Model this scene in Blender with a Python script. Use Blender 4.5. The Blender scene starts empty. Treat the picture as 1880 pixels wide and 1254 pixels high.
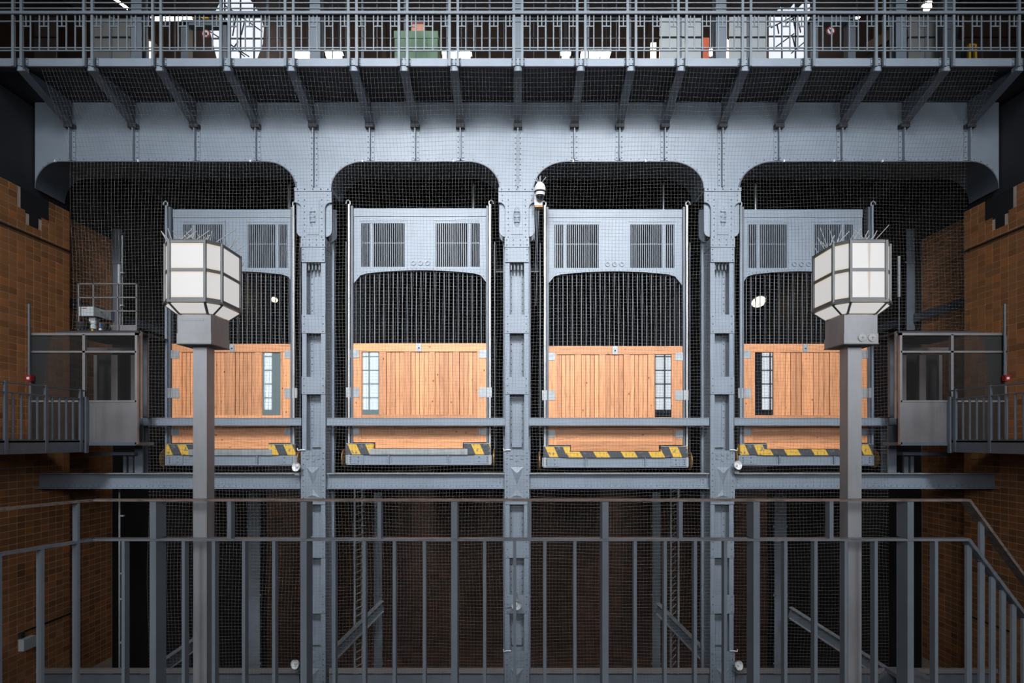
import bpy, math, random
from mathutils import Vector
random.seed(7)
SC = bpy.context.scene
COL = SC.collection

# ------------------------------------------------------------------ camera
EYE = 1.47                       # eye above the walkway the photographer stands on
F, CX, CY = 980.0, 949.0, 807.0  # focal length and principal point, pixels of the 1880 px frame
cam_d = bpy.data.cameras.new('camera'); cam = bpy.data.objects.new('camera', cam_d); COL.objects.link(cam)
cam.location = (0, 0, EYE); cam.rotation_euler = (math.pi / 2, 0, 0)
cam_d.sensor_width = 36.0; cam_d.lens = F / 1880 * 36
cam_d.shift_x = (940 - CX) / 1880; cam_d.shift_y = (CY - 627) / 1880
cam_d.clip_start = 0.05; cam_d.clip_end = 200
SC.camera = cam
# ------------------------------------------------------------------ sky, daylight, exposure
W = bpy.data.worlds.new('sky'); SC.world = W; W.use_nodes = True
W.node_tree.nodes['Background'].inputs[0].default_value = (0.80, 0.90, 1.0, 1)
W.node_tree.nodes['Background'].inputs[1].default_value = 1.2
def area(name, loc, rot, sx, sy, power, col=(0.93, 0.965, 1.0), spread=math.pi):
    d = bpy.data.lights.new(name, 'AREA'); d.shape = 'RECTANGLE'; d.size = sx; d.size_y = sy
    d.energy = power; d.color = col; d.spread = spread
    o = bpy.data.objects.new(name, d); COL.objects.link(o); o.location = loc; o.rotation_euler = rot
    return o
REAR = -7.0                       # wall with the tall windows behind the photographer
WINS = [(-4.6, 3.6, 9.4, 17.2, 640), (4.6, 3.6, 9.4, 17.2, 640),        # centre, width, sill, head, daylight power
        (-2.2, 1.6, 3.0, 7.6, 230), (2.2, 1.6, 3.0, 7.6, 230), (-14.1, 1.6, 3.0, 7.6, 250), (-7.8, 1.6, 3.0, 7.6, 250), (7.8, 1.6, 3.0, 7.6, 250), (14.1, 1.6, 3.0, 7.6, 250)]  # the low pair nearest the middle is added to light the foreground
for wx, ww, wz0, wz1, wp in WINS:
    if not wp: continue
    c = Vector((wx, REAR - 0.75, (wz0 + wz1) / 2))     # upper lights are narrowed to a beam so the sides fall dark
    aim = (Vector((wx * 0.62, 10.6, EYE + 0.2)) - c).to_track_quat('-Z', 'Y').to_euler()
    low = wz1 < 9
    area('window_and_fill_light', c, aim, ww, wz1 - wz0, wp, spread=math.radians(160 if low else 53))
vs = SC.view_settings
vs.view_transform = 'Standard'; vs.look = 'None'; vs.exposure = 0.15; vs.gamma = 1.0; vs.use_curve_mapping = False
SC.cycles.use_denoising = True
SC.cycles.max_bounces = 6; SC.cycles.transparent_max_bounces = 12

# ------------------------------------------------------------------ helpers
def pX(x, D): return (x - CX) * D / F
def pZ(y, D): return EYE + (CY - y) * D / F
ORG = {}
class MB:
    def __init__(s): s.v = []; s.f = []; s.smooth = False
    def add(s, vs, fs):
        b = len(s.v); s.v += [tuple(p) for p in vs]; s.f += [tuple(b + i for i in f) for f in fs]; return s
    def box(s, x0, x1, y0, y1, z0, z1):
        if x0 > x1: x0, x1 = x1, x0
        if y0 > y1: y0, y1 = y1, y0
        if z0 > z1: z0, z1 = z1, z0
        return s.add([(x0,y0,z0),(x1,y0,z0),(x1,y1,z0),(x0,y1,z0),(x0,y0,z1),(x1,y0,z1),(x1,y1,z1),(x0,y1,z1)],
                     [(0,3,2,1),(4,5,6,7),(0,1,5,4),(1,2,6,5),(2,3,7,6),(3,0,4,7)])
    def pbox(s, x0, x1, y0, y1, D, t):            # front face at distance D covering that part of the frame
        return s.box(pX(x0, D), pX(x1, D), D, D + t, pZ(y1, D), pZ(y0, D))
    def prism(s, pts, y0, y1):                    # outline in x,z, counter-clockwise from the front; extruded in y
        n = len(pts)
        return s.add([(x, y0, z) for x, z in pts] + [(x, y1, z) for x, z in pts],
                     [tuple(range(n)), tuple(range(2*n - 1, n - 1, -1))] + [(i, n + i, n + (i+1) % n, (i+1) % n) for i in range(n)])
    def plan(s, pts, z0, z1, pts1=None):          # outline in x,y; extruded in z (optionally tapering to pts1)
        n = len(pts); q = pts1 or pts
        return s.add([(x, y, z0) for x, y in pts] + [(x, y, z1) for x, y in q],
                     [tuple(range(n - 1, -1, -1)), tuple(range(n, 2*n))] + [(i, (i+1) % n, n + (i+1) % n, n + i) for i in range(n)])
    def side(s, pts, x0, x1):                     # outline in y,z; extruded in x
        n = len(pts)
        return s.add([(x0, y, z) for y, z in pts] + [(x1, y, z) for y, z in pts],
                     [tuple(range(n)), tuple(range(2*n - 1, n - 1, -1))] + [(i, n + i, n + (i+1) % n, (i+1) % n) for i in range(n)])
    def rod(s, p0, p1, r, n=6, r1=None):
        p0 = Vector(p0); p1 = Vector(p1); d = (p1 - p0).normalized(); r1 = r if r1 is None else r1
        a = d.orthogonal().normalized(); b = d.cross(a)
        ring = lambda p, q: [p + a * q * math.cos(2*math.pi*i/n) + b * q * math.sin(2*math.pi*i/n) for i in range(n)]
        return s.add(ring(p0, r) + ring(p1, r1), [tuple(range(n - 1, -1, -1)), tuple(range(n, 2*n))] + [(i, (i+1) % n, n + (i+1) % n, n + i) for i in range(n)])
    def tube(s, pts, r, n=6):
        P = [Vector(p) for p in pts]; vs = []; fs = []
        for k, p in enumerate(P):
            d = (P[min(k+1, len(P)-1)] - P[max(k-1, 0)]).normalized()
            up = Vector((0, 0, 1)) if abs(d.z) < 0.9 else Vector((0, 1, 0))
            a = d.cross(up).normalized(); b = d.cross(a)
            vs += [p + a * r * math.cos(2*math.pi*i/n) + b * r * math.sin(2*math.pi*i/n) for i in range(n)]
        for k in range(len(P) - 1):
            fs += [(k*n+i, k*n+(i+1) % n, (k+1)*n+(i+1) % n, (k+1)*n+i) for i in range(n)]
        fs += [tuple(range(n - 1, -1, -1)), tuple(range((len(P)-1)*n, len(P)*n))]
        return s.add(vs, fs)
    def bar(s, p0, p1, w, h, side=None):          # rectangular bar from p0 to p1, w sideways, h upright
        p0 = Vector(p0); p1 = Vector(p1); d = (p1 - p0).normalized()
        a = Vector(side).normalized() if side else d.cross(Vector((0, 0, 1))).normalized()
        b = a.cross(d).normalized()
        vs = [p + a * (w/2) * i + b * (h/2) * j for p in (p0, p1) for i, j in ((-1,-1),(1,-1),(1,1),(-1,1))]
        return s.add(vs, [(0,1,2,3),(7,6,5,4),(0,4,5,1),(1,5,6,2),(2,6,7,3),(3,7,4,0)])
    def lathe(s, c, axis, prof, n=16):            # prof: (distance along axis, radius)
        c = Vector(c); d = Vector(axis).normalized(); a = d.orthogonal().normalized(); b = d.cross(a); m = len(prof)
        vs = [c + d * t + (a * math.cos(2*math.pi*i/n) + b * math.sin(2*math.pi*i/n)) * max(r, 1e-4) for t, r in prof for i in range(n)]
        fs = [(k*n+i, k*n+(i+1) % n, (k+1)*n+(i+1) % n, (k+1)*n+i) for k in range(m-1) for i in range(n)]
        fs += [tuple(range(n - 1, -1, -1)), tuple(range((m-1)*n, m*n))]
        s.smooth = True
        return s.add(vs, fs)
    def rivet(s, x, y, z, r=0.014):               # round head on a face that looks towards -y
        n = 6; r *= 1.12; h = r * 0.95
        vs = [(x + r*math.cos(k*math.pi/3), y + 0.002, z + r*math.sin(k*math.pi/3)) for k in range(n)] + \
             [(x + r*.55*math.cos(k*math.pi/3), y - h, z + r*.55*math.sin(k*math.pi/3)) for k in range(n)]
        return s.add(vs, [(i, (i+1) % n, n + (i+1) % n, n + i) for i in range(n)] + [tuple(range(n, 2*n))])
    def build(s, name, mat, parent=None, label=None, cat=None, group=None, kind=None):
        if parent is not None: org = Vector(ORG[parent.name])
        else:
            xs = [p[0] for p in s.v]; ys = [p[1] for p in s.v]; zs = [p[2] for p in s.v]
            org = Vector(((min(xs)+max(xs))/2, (min(ys)+max(ys))/2, min(zs)))
        me = bpy.data.meshes.new(name)
        me.from_pydata([(p[0]-org.x, p[1]-org.y, p[2]-org.z) for p in s.v], [], s.f); me.update()
        me.materials.append(mat)
        if s.smooth:
            me.polygons.foreach_set('use_smooth', [True] * len(me.polygons))
            me.set_sharp_from_angle(angle=math.radians(40))
        o = bpy.data.objects.new(name, me); COL.objects.link(o)
        if parent is not None: o.parent = parent
        else: o.location = org
        ORG[o.name] = tuple(org)
        return tag(o, label, cat, group, kind)
def tag(o, label=None, cat=None, group=None, kind=None):
    for k, v in (('label', label), ('category', cat), ('group', group), ('kind', kind)):
        if v: o[k] = v
    return o
def thing(name, loc, label, cat, group=None, kind=None):
    o = bpy.data.objects.new(name, None); COL.objects.link(o); o.location = loc; o.empty_display_size = 0.1
    ORG[o.name] = tuple(loc)
    return tag(o, label, cat, group, kind)
def dup(o, loc, label=None):
    def rec(src, par):
        c = src.copy(); COL.objects.link(c); c.parent = par
        for ch in src.children: rec(ch, c)
        return c
    r = rec(o, None); r.location = loc
    if label: r['label'] = label
    return r
def again(src, off, parent):                       # a further piece with the same mesh, moved by off
    c = src.copy(); COL.objects.link(c); c.parent = parent
    c.location = Vector(src.location) + Vector(off); ORG[c.name] = ORG[src.name]
    return c

# ------------------------------------------------------------------ materials
def nodes(name):
    m = bpy.data.materials.new(name); m.use_nodes = True
    nt = m.node_tree; return m, nt, nt.nodes['Principled BSDF'], nt.links
def ramp(nt, fac, stops):
    r = nt.nodes.new('ShaderNodeValToRGB'); e = r.color_ramp.elements
    while len(e) < len(stops): e.new(0.5)
    for k, (p, c) in enumerate(stops): e[k].position = p; e[k].color = (*c, 1)
    nt.links.new(fac, r.inputs[0]); return r.outputs[0]
def math_node(nt, op, a, b=None, c=None):
    n = nt.nodes.new('ShaderNodeMath'); n.operation = op
    for k, q in enumerate((a, b, c)):
        if q is None: continue
        if isinstance(q, (int, float)): n.inputs[k].default_value = q
        else: nt.links.new(q, n.inputs[k])
    return n.outputs[0]
def coords(nt, scale=(1, 1, 1)):
    t = nt.nodes.new('ShaderNodeTexCoord'); m = nt.nodes.new('ShaderNodeMapping'); m.inputs['Scale'].default_value = scale
    nt.links.new(t.outputs['Object'], m.inputs[0]); return m.outputs[0]
def noise(nt, vec, scale, detail=3, rough=0.55):
    n = nt.nodes.new('ShaderNodeTexNoise'); n.inputs['Scale'].default_value = scale; n.inputs['Detail'].default_value = detail
    n.inputs['Roughness'].default_value = rough; nt.links.new(vec, n.inputs['Vector']); return n.outputs[0]
def mul(c, k): return tuple(min(1, q * k) for q in c)
def paint(name, c, rough=0.45, metal=0.0, var=0.16, scale=2.5, stretch=(1, 1, 1), bump=0.03, spec=0.5):
    m, nt, b, L = nodes(name); v = coords(nt, stretch)
    n = noise(nt, v, scale, 6, 0.6)
    L.new(ramp(nt, n, [(0.28, mul(c, 1 - var)), (0.5, c), (0.74, mul(c, 1 + var * 0.7))]), b.inputs['Base Color'])
    b.inputs['Roughness'].default_value = rough; b.inputs['Metallic'].default_value = metal; b.inputs['Specular IOR Level'].default_value = spec
    if bump:
        bn = nt.nodes.new('ShaderNodeBump'); bn.inputs['Strength'].default_value = bump
        L.new(noise(nt, v, scale * 14, 2), bn.inputs['Height']); L.new(bn.outputs[0], b.inputs['Normal'])
    return m
def wood(name, c, axis):
    m, nt, b, L = nodes(name)
    st = (9, 9, 0.7) if axis == 'z' else (0.7, 9, 9)
    t = nt.nodes.new('ShaderNodeTexCoord'); oi = nt.nodes.new('ShaderNodeObjectInfo')
    sh = nt.nodes.new('ShaderNodeVectorMath'); sh.operation = 'ADD'
    cb = nt.nodes.new('ShaderNodeCombineXYZ'); r17 = math_node(nt, 'MULTIPLY', oi.outputs['Random'], 37.0)
    for k in range(3): L.new(r17, cb.inputs[k])
    L.new(t.outputs['Object'], sh.inputs[0]); L.new(cb.outputs[0], sh.inputs[1])
    mp = nt.nodes.new('ShaderNodeMapping'); mp.inputs['Scale'].default_value = st; L.new(sh.outputs[0], mp.inputs[0])
    g = noise(nt, mp.outputs[0], 4.5, 5, 0.65)
    col = ramp(nt, g, [(0.30, mul(c, 0.62)), (0.47, c), (0.62, mul(c, 1.12)), (0.75, mul(c, 0.86))])
    vo = nt.nodes.new('ShaderNodeTexVoronoi'); vo.inputs['Scale'].default_value = 3.4
    mp2 = nt.nodes.new('ShaderNodeMapping'); mp2.inputs['Scale'].default_value = (1.7, 1, 1) if axis == 'z' else (1, 1, 1.7)
    L.new(sh.outputs[0], mp2.inputs[0]); L.new(mp2.outputs[0], vo.inputs['Vector'])
    kn = ramp(nt, vo.outputs['Distance'], [(0.0, (0.08, 0.035, 0.02)), (0.055, (0.35, 0.2, 0.13)), (0.10, (1, 1, 1))])
    mx = nt.nodes.new('ShaderNodeMix'); mx.data_type = 'RGBA'; mx.blend_type = 'MULTIPLY'; mx.inputs[0].default_value = 1
    L.new(col, mx.inputs[6]); L.new(kn, mx.inputs[7])
    hs = nt.nodes.new('ShaderNodeHueSaturation'); L.new(mx.outputs[2], hs.inputs['Color'])
    L.new(math_node(nt, 'MULTIPLY_ADD', oi.outputs['Random'], 0.40, 0.80), hs.inputs['Value'])
    L.new(hs.outputs[0], b.inputs['Base Color']); b.inputs['Roughness'].default_value = 0.42
    return m
def tile_mat(name, c):
    m, nt, b, L = nodes(name)
    g = nt.nodes.new('ShaderNodeNewGeometry'); oi = nt.nodes.new('ShaderNodeObjectInfo')
    r = math_node(nt, 'FRACT', math_node(nt, 'ADD', g.outputs['Random Per Island'], oi.outputs['Random']))
    col = ramp(nt, r, [(0.0, mul(c, 0.62)), (0.08, mul(c, 0.82)), (0.5, c), (0.85, mul(c, 1.15)), (1.0, (c[0]*1.35, c[1]*1.12, c[2]*0.9))])
    mx = nt.nodes.new('ShaderNodeMix'); mx.data_type = 'RGBA'; mx.blend_type = 'MULTIPLY'; mx.inputs[0].default_value = 0.6
    L.new(col, mx.inputs[6]); L.new(ramp(nt, noise(nt, coords(nt), 3, 4), [(0.3, (0.6, 0.6, 0.6)), (0.7, (1, 1, 1))]), mx.inputs[7])
    L.new(mx.outputs[2], b.inputs['Base Color']); b.inputs['Roughness'].default_value = 0.38
    return m
def hazard(name, pitch, slant, wear):
    m, nt, b, L = nodes(name)
    t = nt.nodes.new('ShaderNodeTexCoord'); sp = nt.nodes.new('ShaderNodeSeparateXYZ'); L.new(t.outputs['Object'], sp.inputs[0])
    ph = math_node(nt, 'FRACT', math_node(nt, 'MULTIPLY_ADD', sp.outputs[2], slant / pitch, math_node(nt, 'DIVIDE', sp.outputs[0], pitch)))
    st = math_node(nt, 'GREATER_THAN', ph, 0.5)
    col = ramp(nt, st, [(0.0, (0.06, 0.065, 0.075)), (1.0, (0.80, 0.48, 0.06))])
    mx = nt.nodes.new('ShaderNodeMix'); mx.data_type = 'RGBA'
    L.new(math_node(nt, 'MULTIPLY', math_node(nt, 'GREATER_THAN', noise(nt, coords(nt), 16, 5), 0.60), wear), mx.inputs[0])
    L.new(col, mx.inputs[6]); mx.inputs[7].default_value = (0.17, 0.175, 0.19, 1)
    L.new(mx.outputs[2], b.inputs['Base Color']); b.inputs['Roughness'].default_value = 0.6
    return m
def glow(name, c, s):
    m, nt, b, L = nodes(name); b.inputs['Base Color'].default_value = (*c, 1); b.inputs['Emission Color'].default_value = (*c, 1)
    b.inputs['Emission Strength'].default_value = s; return m
def pane_mat(name, tint, clear):
    m, nt, b, L = nodes(name)
    b.inputs['Base Color'].default_value = (*tint, 1); b.inputs['Roughness'].default_value = 0.02; b.inputs['IOR'].default_value = 1.52
    if clear == 0.0:                                  # coated, strongly reflecting glass
        gl = nt.nodes.new('ShaderNodeBsdfGlossy'); gl.inputs['Roughness'].default_value = 0.01; gl.inputs['Color'].default_value = (.85, .93, 1, 1)
        mg = nt.nodes.new('ShaderNodeMixShader'); mg.inputs[0].default_value = 0.01
        L.new(b.outputs[0], mg.inputs[1]); L.new(gl.outputs[0], mg.inputs[2]); L.new(mg.outputs[0], nt.nodes['Material Output'].inputs[0]); return m
    tr = nt.nodes.new('ShaderNodeBsdfTransparent'); mx = nt.nodes.new('ShaderNodeMixShader')
    fr = nt.nodes.new('ShaderNodeFresnel'); fr.inputs[0].default_value = 1.5
    L.new(math_node(nt, 'MULTIPLY_ADD', fr.outputs[0], clear, 1 - clear), mx.inputs[0])
    L.new(tr.outputs[0], mx.inputs[1]); L.new(b.outputs[0], mx.inputs[2])
    L.new(mx.outputs[0], nt.nodes['Material Output'].inputs[0]); return m
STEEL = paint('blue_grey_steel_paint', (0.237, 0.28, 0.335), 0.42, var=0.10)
RIVET = paint('dirty_shaded_rivet_paint', (0.125, 0.15, 0.18), 0.5, var=0.1)  # darker than the plates: dirt and rivet shadows put into the colour
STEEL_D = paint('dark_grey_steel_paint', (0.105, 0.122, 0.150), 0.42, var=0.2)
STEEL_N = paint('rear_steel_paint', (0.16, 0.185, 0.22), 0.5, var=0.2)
UNDER = paint('dark_and_shaded_paint', (0.030, 0.030, 0.036), 0.7)  # dark parts, and undersides with their shade put into the colour
GALV = paint('galvanised_metal', (0.38, 0.40, 0.42), 0.45, 0.4, var=0.25, scale=6)
BRIGHT = paint('pale_guide_rail_metal', (0.44, 0.44, 0.44), 0.4, 0.2, var=0.2, scale=4)
INOX = paint('brushed_stainless_steel', (0.46, 0.46, 0.48), 0.42, 0.45, var=0.25, scale=3, stretch=(2, 2, 0.5))
INOX_D = paint('dull_stainless_frame', (0.24, 0.24, 0.24), 0.4, 0.6, var=0.25, scale=5)
CABIN = paint('brushed_cabin_steel', (0.33, 0.32, 0.33), 0.38, 0.7, var=0.15, scale=2)
RUST = paint('worn_brown_handrail', (0.26, 0.20, 0.175), 0.45, 0.2, var=0.6, scale=11, stretch=(1, 4, 4))
RAIL2 = paint('worn_grey_rail', (0.24, 0.25, 0.28), 0.4, 0.3, var=0.35, scale=9, stretch=(1, 4, 4))
WOOD_V = wood('orange_pine_upright', (0.74, 0.325, 0.145), 'z')
WOOD_H = wood('orange_pine_level', (0.76, 0.335, 0.15), 'x')
WOOD_B = paint('wood_joint_shadow_board', (0.20, 0.085, 0.04), 0.7)
TILE = tile_mat('brown_glazed_tile', (0.50, 0.215, 0.085))
TILE_B = tile_mat('dim_brown_tile', (0.11, 0.055, 0.034))  # darker copy of the tile, with the well's dimness in its colour
GROUT = paint('pale_grout', (0.68, 0.54, 0.44), 0.8)
DARKW = paint('dark_shaft_plaster', (0.035, 0.028, 0.026), 0.9)  # near-black well walls: the lack of light is put into the colour
BLACK = paint('black_and_shade_paint', (0.018, 0.018, 0.020), 0.8)  # black parts, and car interiors with their shade put into the colour
HALL = paint('hall_plaster', (0.07, 0.055, 0.045), 0.9)
CONC = paint('concrete', (0.10, 0.10, 0.10), 0.85)
HZ_W = hazard('worn_hazard_paint', 0.36, 0.45, 0.9)
HZ_A = hazard('apron_hazard_paint', 0.56, 0.6, 0.5)
HZ_P = hazard('portal_hazard_paint', 0.30, 0.9, 0.2)
STEEL_F = paint('front_railing_paint', (0.20, 0.225, 0.26), 0.38, var=0.15)
STEEL_R = paint('gallery_railing_paint', (0.19, 0.225, 0.26), 0.4, var=0.1)
NETM = paint('grey_net_cord', (0.14, 0.135, 0.13), 0.8, bump=0)
WHITE = paint('white_plastic', (0.80, 0.80, 0.80), 0.4, var=0.05)
RED = paint('red_plastic', (0.35, 0.02, 0.02), 0.4)
GREEN = paint('green_sheet_metal', (0.10, 0.19, 0.11), 0.5)
ORANGE = paint('orange_red_sheet', (0.62, 0.10, 0.03), 0.5)
YELLOW = paint('yellow_enamel', (0.55, 0.33, 0.03), 0.5)
BLUE = paint('blue_can_paint', (0.03, 0.10, 0.25), 0.4)
CARD = paint('tan_cardboard', (0.50, 0.30, 0.18), 0.8)
FROST = paint('frosted_panel', (0.50, 0.54, 0.55), 0.3, var=0.08)
BRASS = paint('rusty_roller_metal', (0.24, 0.13, 0.05), 0.5, 0.5, var=0.5, scale=20)
CLOTH = paint('dark_cloth', (0.012, 0.013, 0.018), 0.9)
HAIR = paint('dark_hair', (0.02, 0.014, 0.010), 0.7)
LAMP_W = glow('lit_strip_lamp', (1.0, 0.80, 0.60), 30)
LAMP_B = glow('lit_bulkhead_glass', (1.0, 0.84, 0.62), 2.2)
DAY = glow('daylit_window_glass', (0.86, 0.90, 0.96), 0.85)
PANE_P = pane_mat('pale_frosted_gate_glass', (0.16, 0.21, 0.22), 0.0)
PANE_D = pane_mat('dark_gate_glass', (0.012, 0.014, 0.018), 0.0)
GLASS = pane_mat('clear_cabin_glass', (0.05, 0.05, 0.05), 0.93)
def lantern_glass():
    m, nt, b, L = nodes('lit_lantern_glass')
    b.inputs['Base Color'].default_value = (0.35, 0.35, 0.35, 1); b.inputs['Roughness'].default_value = 0.25
    b.inputs['Emission Color'].default_value = (1.0, 0.97, 0.95, 1); b.inputs['Emission Strength'].default_value = 0.50
    t = nt.nodes.new('ShaderNodeTexCoord'); sp = nt.nodes.new('ShaderNodeSeparateXYZ'); L.new(t.outputs['Generated'], sp.inputs[0])
    e = math_node(nt, 'ABSOLUTE', math_node(nt, 'MULTIPLY_ADD', sp.outputs[2], 2.0, -1.0))
    L.new(ramp(nt, e, [(0.80, (1.0, 0.97, 0.95)), (1.0, (1.0, 0.82, 0.58))]), b.inputs['Emission Color'])
    return m
def stained_glass():
    m = lantern_glass(); m.name = 'rust_streaked_lantern_glass'; nt = m.node_tree; b = nt.nodes['Principled BSDF']; L = nt.links
    t = nt.nodes.new('ShaderNodeTexCoord'); sp = nt.nodes.new('ShaderNodeSeparateXYZ'); L.new(t.outputs['Generated'], sp.inputs[0])
    ax = math_node(nt, 'MAXIMUM', math_node(nt, 'ABSOLUTE', math_node(nt, 'SUBTRACT', sp.outputs[0], 0.53)), 0.0)
    wid = math_node(nt, 'MULTIPLY_ADD', sp.outputs[2], 0.045, 0.035)
    s = math_node(nt, 'DIVIDE', ax, wid)
    col = ramp(nt, s, [(0.0, (0.55, 0.36, 0.24)), (0.5, (0.86, 0.74, 0.64)), (1.0, (1.0, 0.97, 0.95))])
    L.new(col, b.inputs['Emission Color']); return m
LGLASS = lantern_glass(); LSTAIN = stained_glass()
# ================================================================== SETTING
WX = 9.58                       # tiled side walls
TOPZ = EYE + 4.87
Y0W, Y1W = 8.2, 11.43
BOT = EYE - 9.5
def side_wall(sg, side):
    far = sg * (WX + 0.45)
    wall = MB().box(sg * WX, far, Y0W, Y1W, BOT, TOPZ).build('wall_' + side, GROUT, kind='structure')
    tw, th, gap = 0.172, 0.132, 0.014
    cells = []
    nrow = int((TOPZ - BOT) / th); ncol = int((Y1W - 9.2) / tw)
    for i in range(ncol):
        for j in range(nrow):
            y1 = Y1W - i * tw; z1 = TOPZ - j * th
            yc, zc = y1 - tw / 2, z1 - th / 2
            zr = zc - EYE
            if 10.30 < yc < 10.92 and zr > 4.42: continue
            if 10.48 < yc < 10.68 and zr > 4.20: continue
            if zr < -5.2: continue
            px = 949 - WX * F / yc; py = 807 - zr * F / yc
            seen = px > -12 and 300 < py < 1262
            cells.append((0 if seen else 1, abs(py - 600), yc, zc))
    cells.sort()
    hy, hz = (tw - gap) / 2, (th - gap) / 2
    first = None; rest = MB(); ins = sg * WX
    for k, (_, _, yc, zc) in enumerate(cells):
        p = random.uniform(0.004, 0.008)
        if k < 300:
            if first is None:
                first = MB().box(ins, ins - sg * 0.006, yc - hy, yc + hy, zc - hz, zc + hz).build('tile', TILE, wall); fy, fz = yc, zc
            else: again(first, (0, yc - fy, zc - fz), wall)
        else: rest.box(ins, ins - sg * p, yc - hy, yc + hy, zc - hz, zc + hz)
    rest.build('tile_field', TILE, wall, kind='stuff')
    # bearing pocket of the girder, stepped
    pk = MB(); pk.box(ins + sg * .02, ins - sg * 0.004, 10.30, 10.92, EYE + 4.42, TOPZ); pk.box(ins + sg * .02, ins - sg * 0.004, 10.48, 10.68, EYE + 4.20, EYE + 4.42)
    pk.build('bearing_pocket', BLACK, wall)
    # plain wall over the tiles
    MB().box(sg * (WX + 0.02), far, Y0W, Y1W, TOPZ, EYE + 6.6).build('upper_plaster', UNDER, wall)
    # set-back wall behind
    rx = sg * (WX + 0.28)
    back = MB().box(rx, sg * (WX + 0.75), Y1W, 21.0, BOT, EYE + 6.6).build('wall_' + side + '_rear', GROUT, kind='structure')
    rest = MB()
    for i in range(9):
        for j in range(int(10.2 / th)):
            y0 = Y1W + 0.01 + i * tw; z1 = TOPZ - j * th
            rest.box(rx, rx - sg * 0.006, y0, y0 + tw - gap, z1 - th + gap, z1)
    rest.build('tile_field', TILE, back, kind='stuff')
    MB().box(rx, rx - sg * 0.02, 13.0, 20.98, BOT, EYE + 6.6).build('dark_plaster', DARKW, back)
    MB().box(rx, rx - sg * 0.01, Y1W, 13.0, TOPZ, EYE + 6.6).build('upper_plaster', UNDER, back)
    return wall
side_wall(-1, 'left'); side_wall(1, 'right')
# back wall of the lift wells
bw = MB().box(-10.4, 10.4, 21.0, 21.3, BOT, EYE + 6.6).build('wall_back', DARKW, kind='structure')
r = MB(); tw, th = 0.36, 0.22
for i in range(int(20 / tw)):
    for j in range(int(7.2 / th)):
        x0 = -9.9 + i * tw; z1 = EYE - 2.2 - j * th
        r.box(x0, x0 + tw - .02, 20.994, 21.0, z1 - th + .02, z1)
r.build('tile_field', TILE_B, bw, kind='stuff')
MB().box(-16.4, 16.4, REAR - .4, 22, BOT - .3, BOT).build('floor', CONC, kind='structure')
# hall round the photographer: window wall behind, side walls, roof
def wall_with_holes(x0, x1, z0, z1, holes, y0, y1):
    m = MB(); zs = sorted({z0, z1} | {h[2] for h in holes} | {h[3] for h in holes})
    for a, b in zip(zs, zs[1:]):
        cut = sorted((h[0] - h[1]/2, h[0] + h[1]/2) for h in holes if h[2] <= a and h[3] >= b); x = x0
        for p, q in cut: m.box(x, p, y0, y1, a, b); x = q
        m.box(x, x1, y0, y1, a, b)
    return m
wall_with_holes(-16, 16, BOT, 18.0, WINS, REAR - .4, REAR).build('wall_rear', HALL, kind='structure')
for k, (wx, ww, z0, z1, _) in enumerate(WINS):  # includes the added low pair beside the middle
    w = MB().box(wx - ww/2, wx + ww/2, REAR - .25, REAR - .15, z0, z0 + .1).build('window_%d' % (k + 1), STEEL_D, kind='structure')
    n = round(ww / .5)
    for q in range(n + 1): MB().box(wx - ww/2 + q * ww/n - .035, wx - ww/2 + q * ww/n + .035, REAR - .25, REAR - .17, z0, z1).build('mullion', STEEL_D, w)
    for q in range(1, int((z1 - z0) / .75) + 1): MB().box(wx - ww/2, wx + ww/2, REAR - .24, REAR - .18, z0 + q*.75 - .03, z0 + q*.75 + .03).build('transom', STEEL_D, w)
MB().box(-16.4, -16, REAR - .4, 22, BOT, 18).build('wall_hall_left', HALL, kind='structure')
MB().box(16, 16.4, REAR - .4, 22, BOT, 18).build('wall_hall_right', HALL, kind='structure')
MB().box(-16.4, 16.4, REAR - .4, 22, 18, 18.3).build('ceiling', HALL, kind='structure')
MB().box(-16, 16, REAR, 3.19, -0.35, 0.0).build('floor_walkway', CONC, kind='structure')
for sg, sd in ((-1, 'left'), (1, 'right')):
    MB().box(sg * (WX + 0.45), sg * 16, Y0W, Y0W + .3, BOT, 18).build('wall_return_' + sd, HALL, kind='structure')
# gallery above: floor, back wall; an unseen slab behind is added to block light
MB().box(-16, 16, REAR, -1.0, EYE + 6.70, EYE + 6.80).build('floor_shade_slab', UNDER, kind='structure')
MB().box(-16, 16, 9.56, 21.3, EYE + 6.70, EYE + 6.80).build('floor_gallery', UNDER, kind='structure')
MB().box(-16, 16, 19.0, 19.3, EYE + 6.8, 18).build('wall_gallery', paint('gallery_wall', (0.17, 0.12, 0.10), 0.9), kind='structure')

# ================================================================== GALLERY EDGE
DG = 10.6                       # front of the girder and of the columns
DE = 9.52                       # outer edge of the gallery
TIPS = [40, 169, 294, 418, 535, 650, 742, 834, 951, 1066, 1158, 1250, 1367, 1482, 1610, 1736, 1870]
BX = [pX(t, DE) for t in TIPS]
gal = thing('gallery_edge', (0, DE, EYE + 6.0), 'blue-grey steel gallery edge with slanting brackets above the arches', 'gallery')
zf0, zf1 = pZ(121, DE), pZ(107, DE)
lim = [-9.9] + BX + [9.9]
for k in range(len(lim) - 1):
    MB().box(lim[k] + .008, lim[k+1] - .008, DE, DE + .04, zf0, zf1).build('fascia_panel', STEEL, gal)
MB().box(-9.9, 9.9, DE, DE + .12, zf0 - .02, zf0).build('fascia_lower_flange', UNDER, gal)  # near-black colour makes the flange underside read as shaded
zb_t, zb_b = pZ(122, DE), pZ(234, DG)
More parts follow.
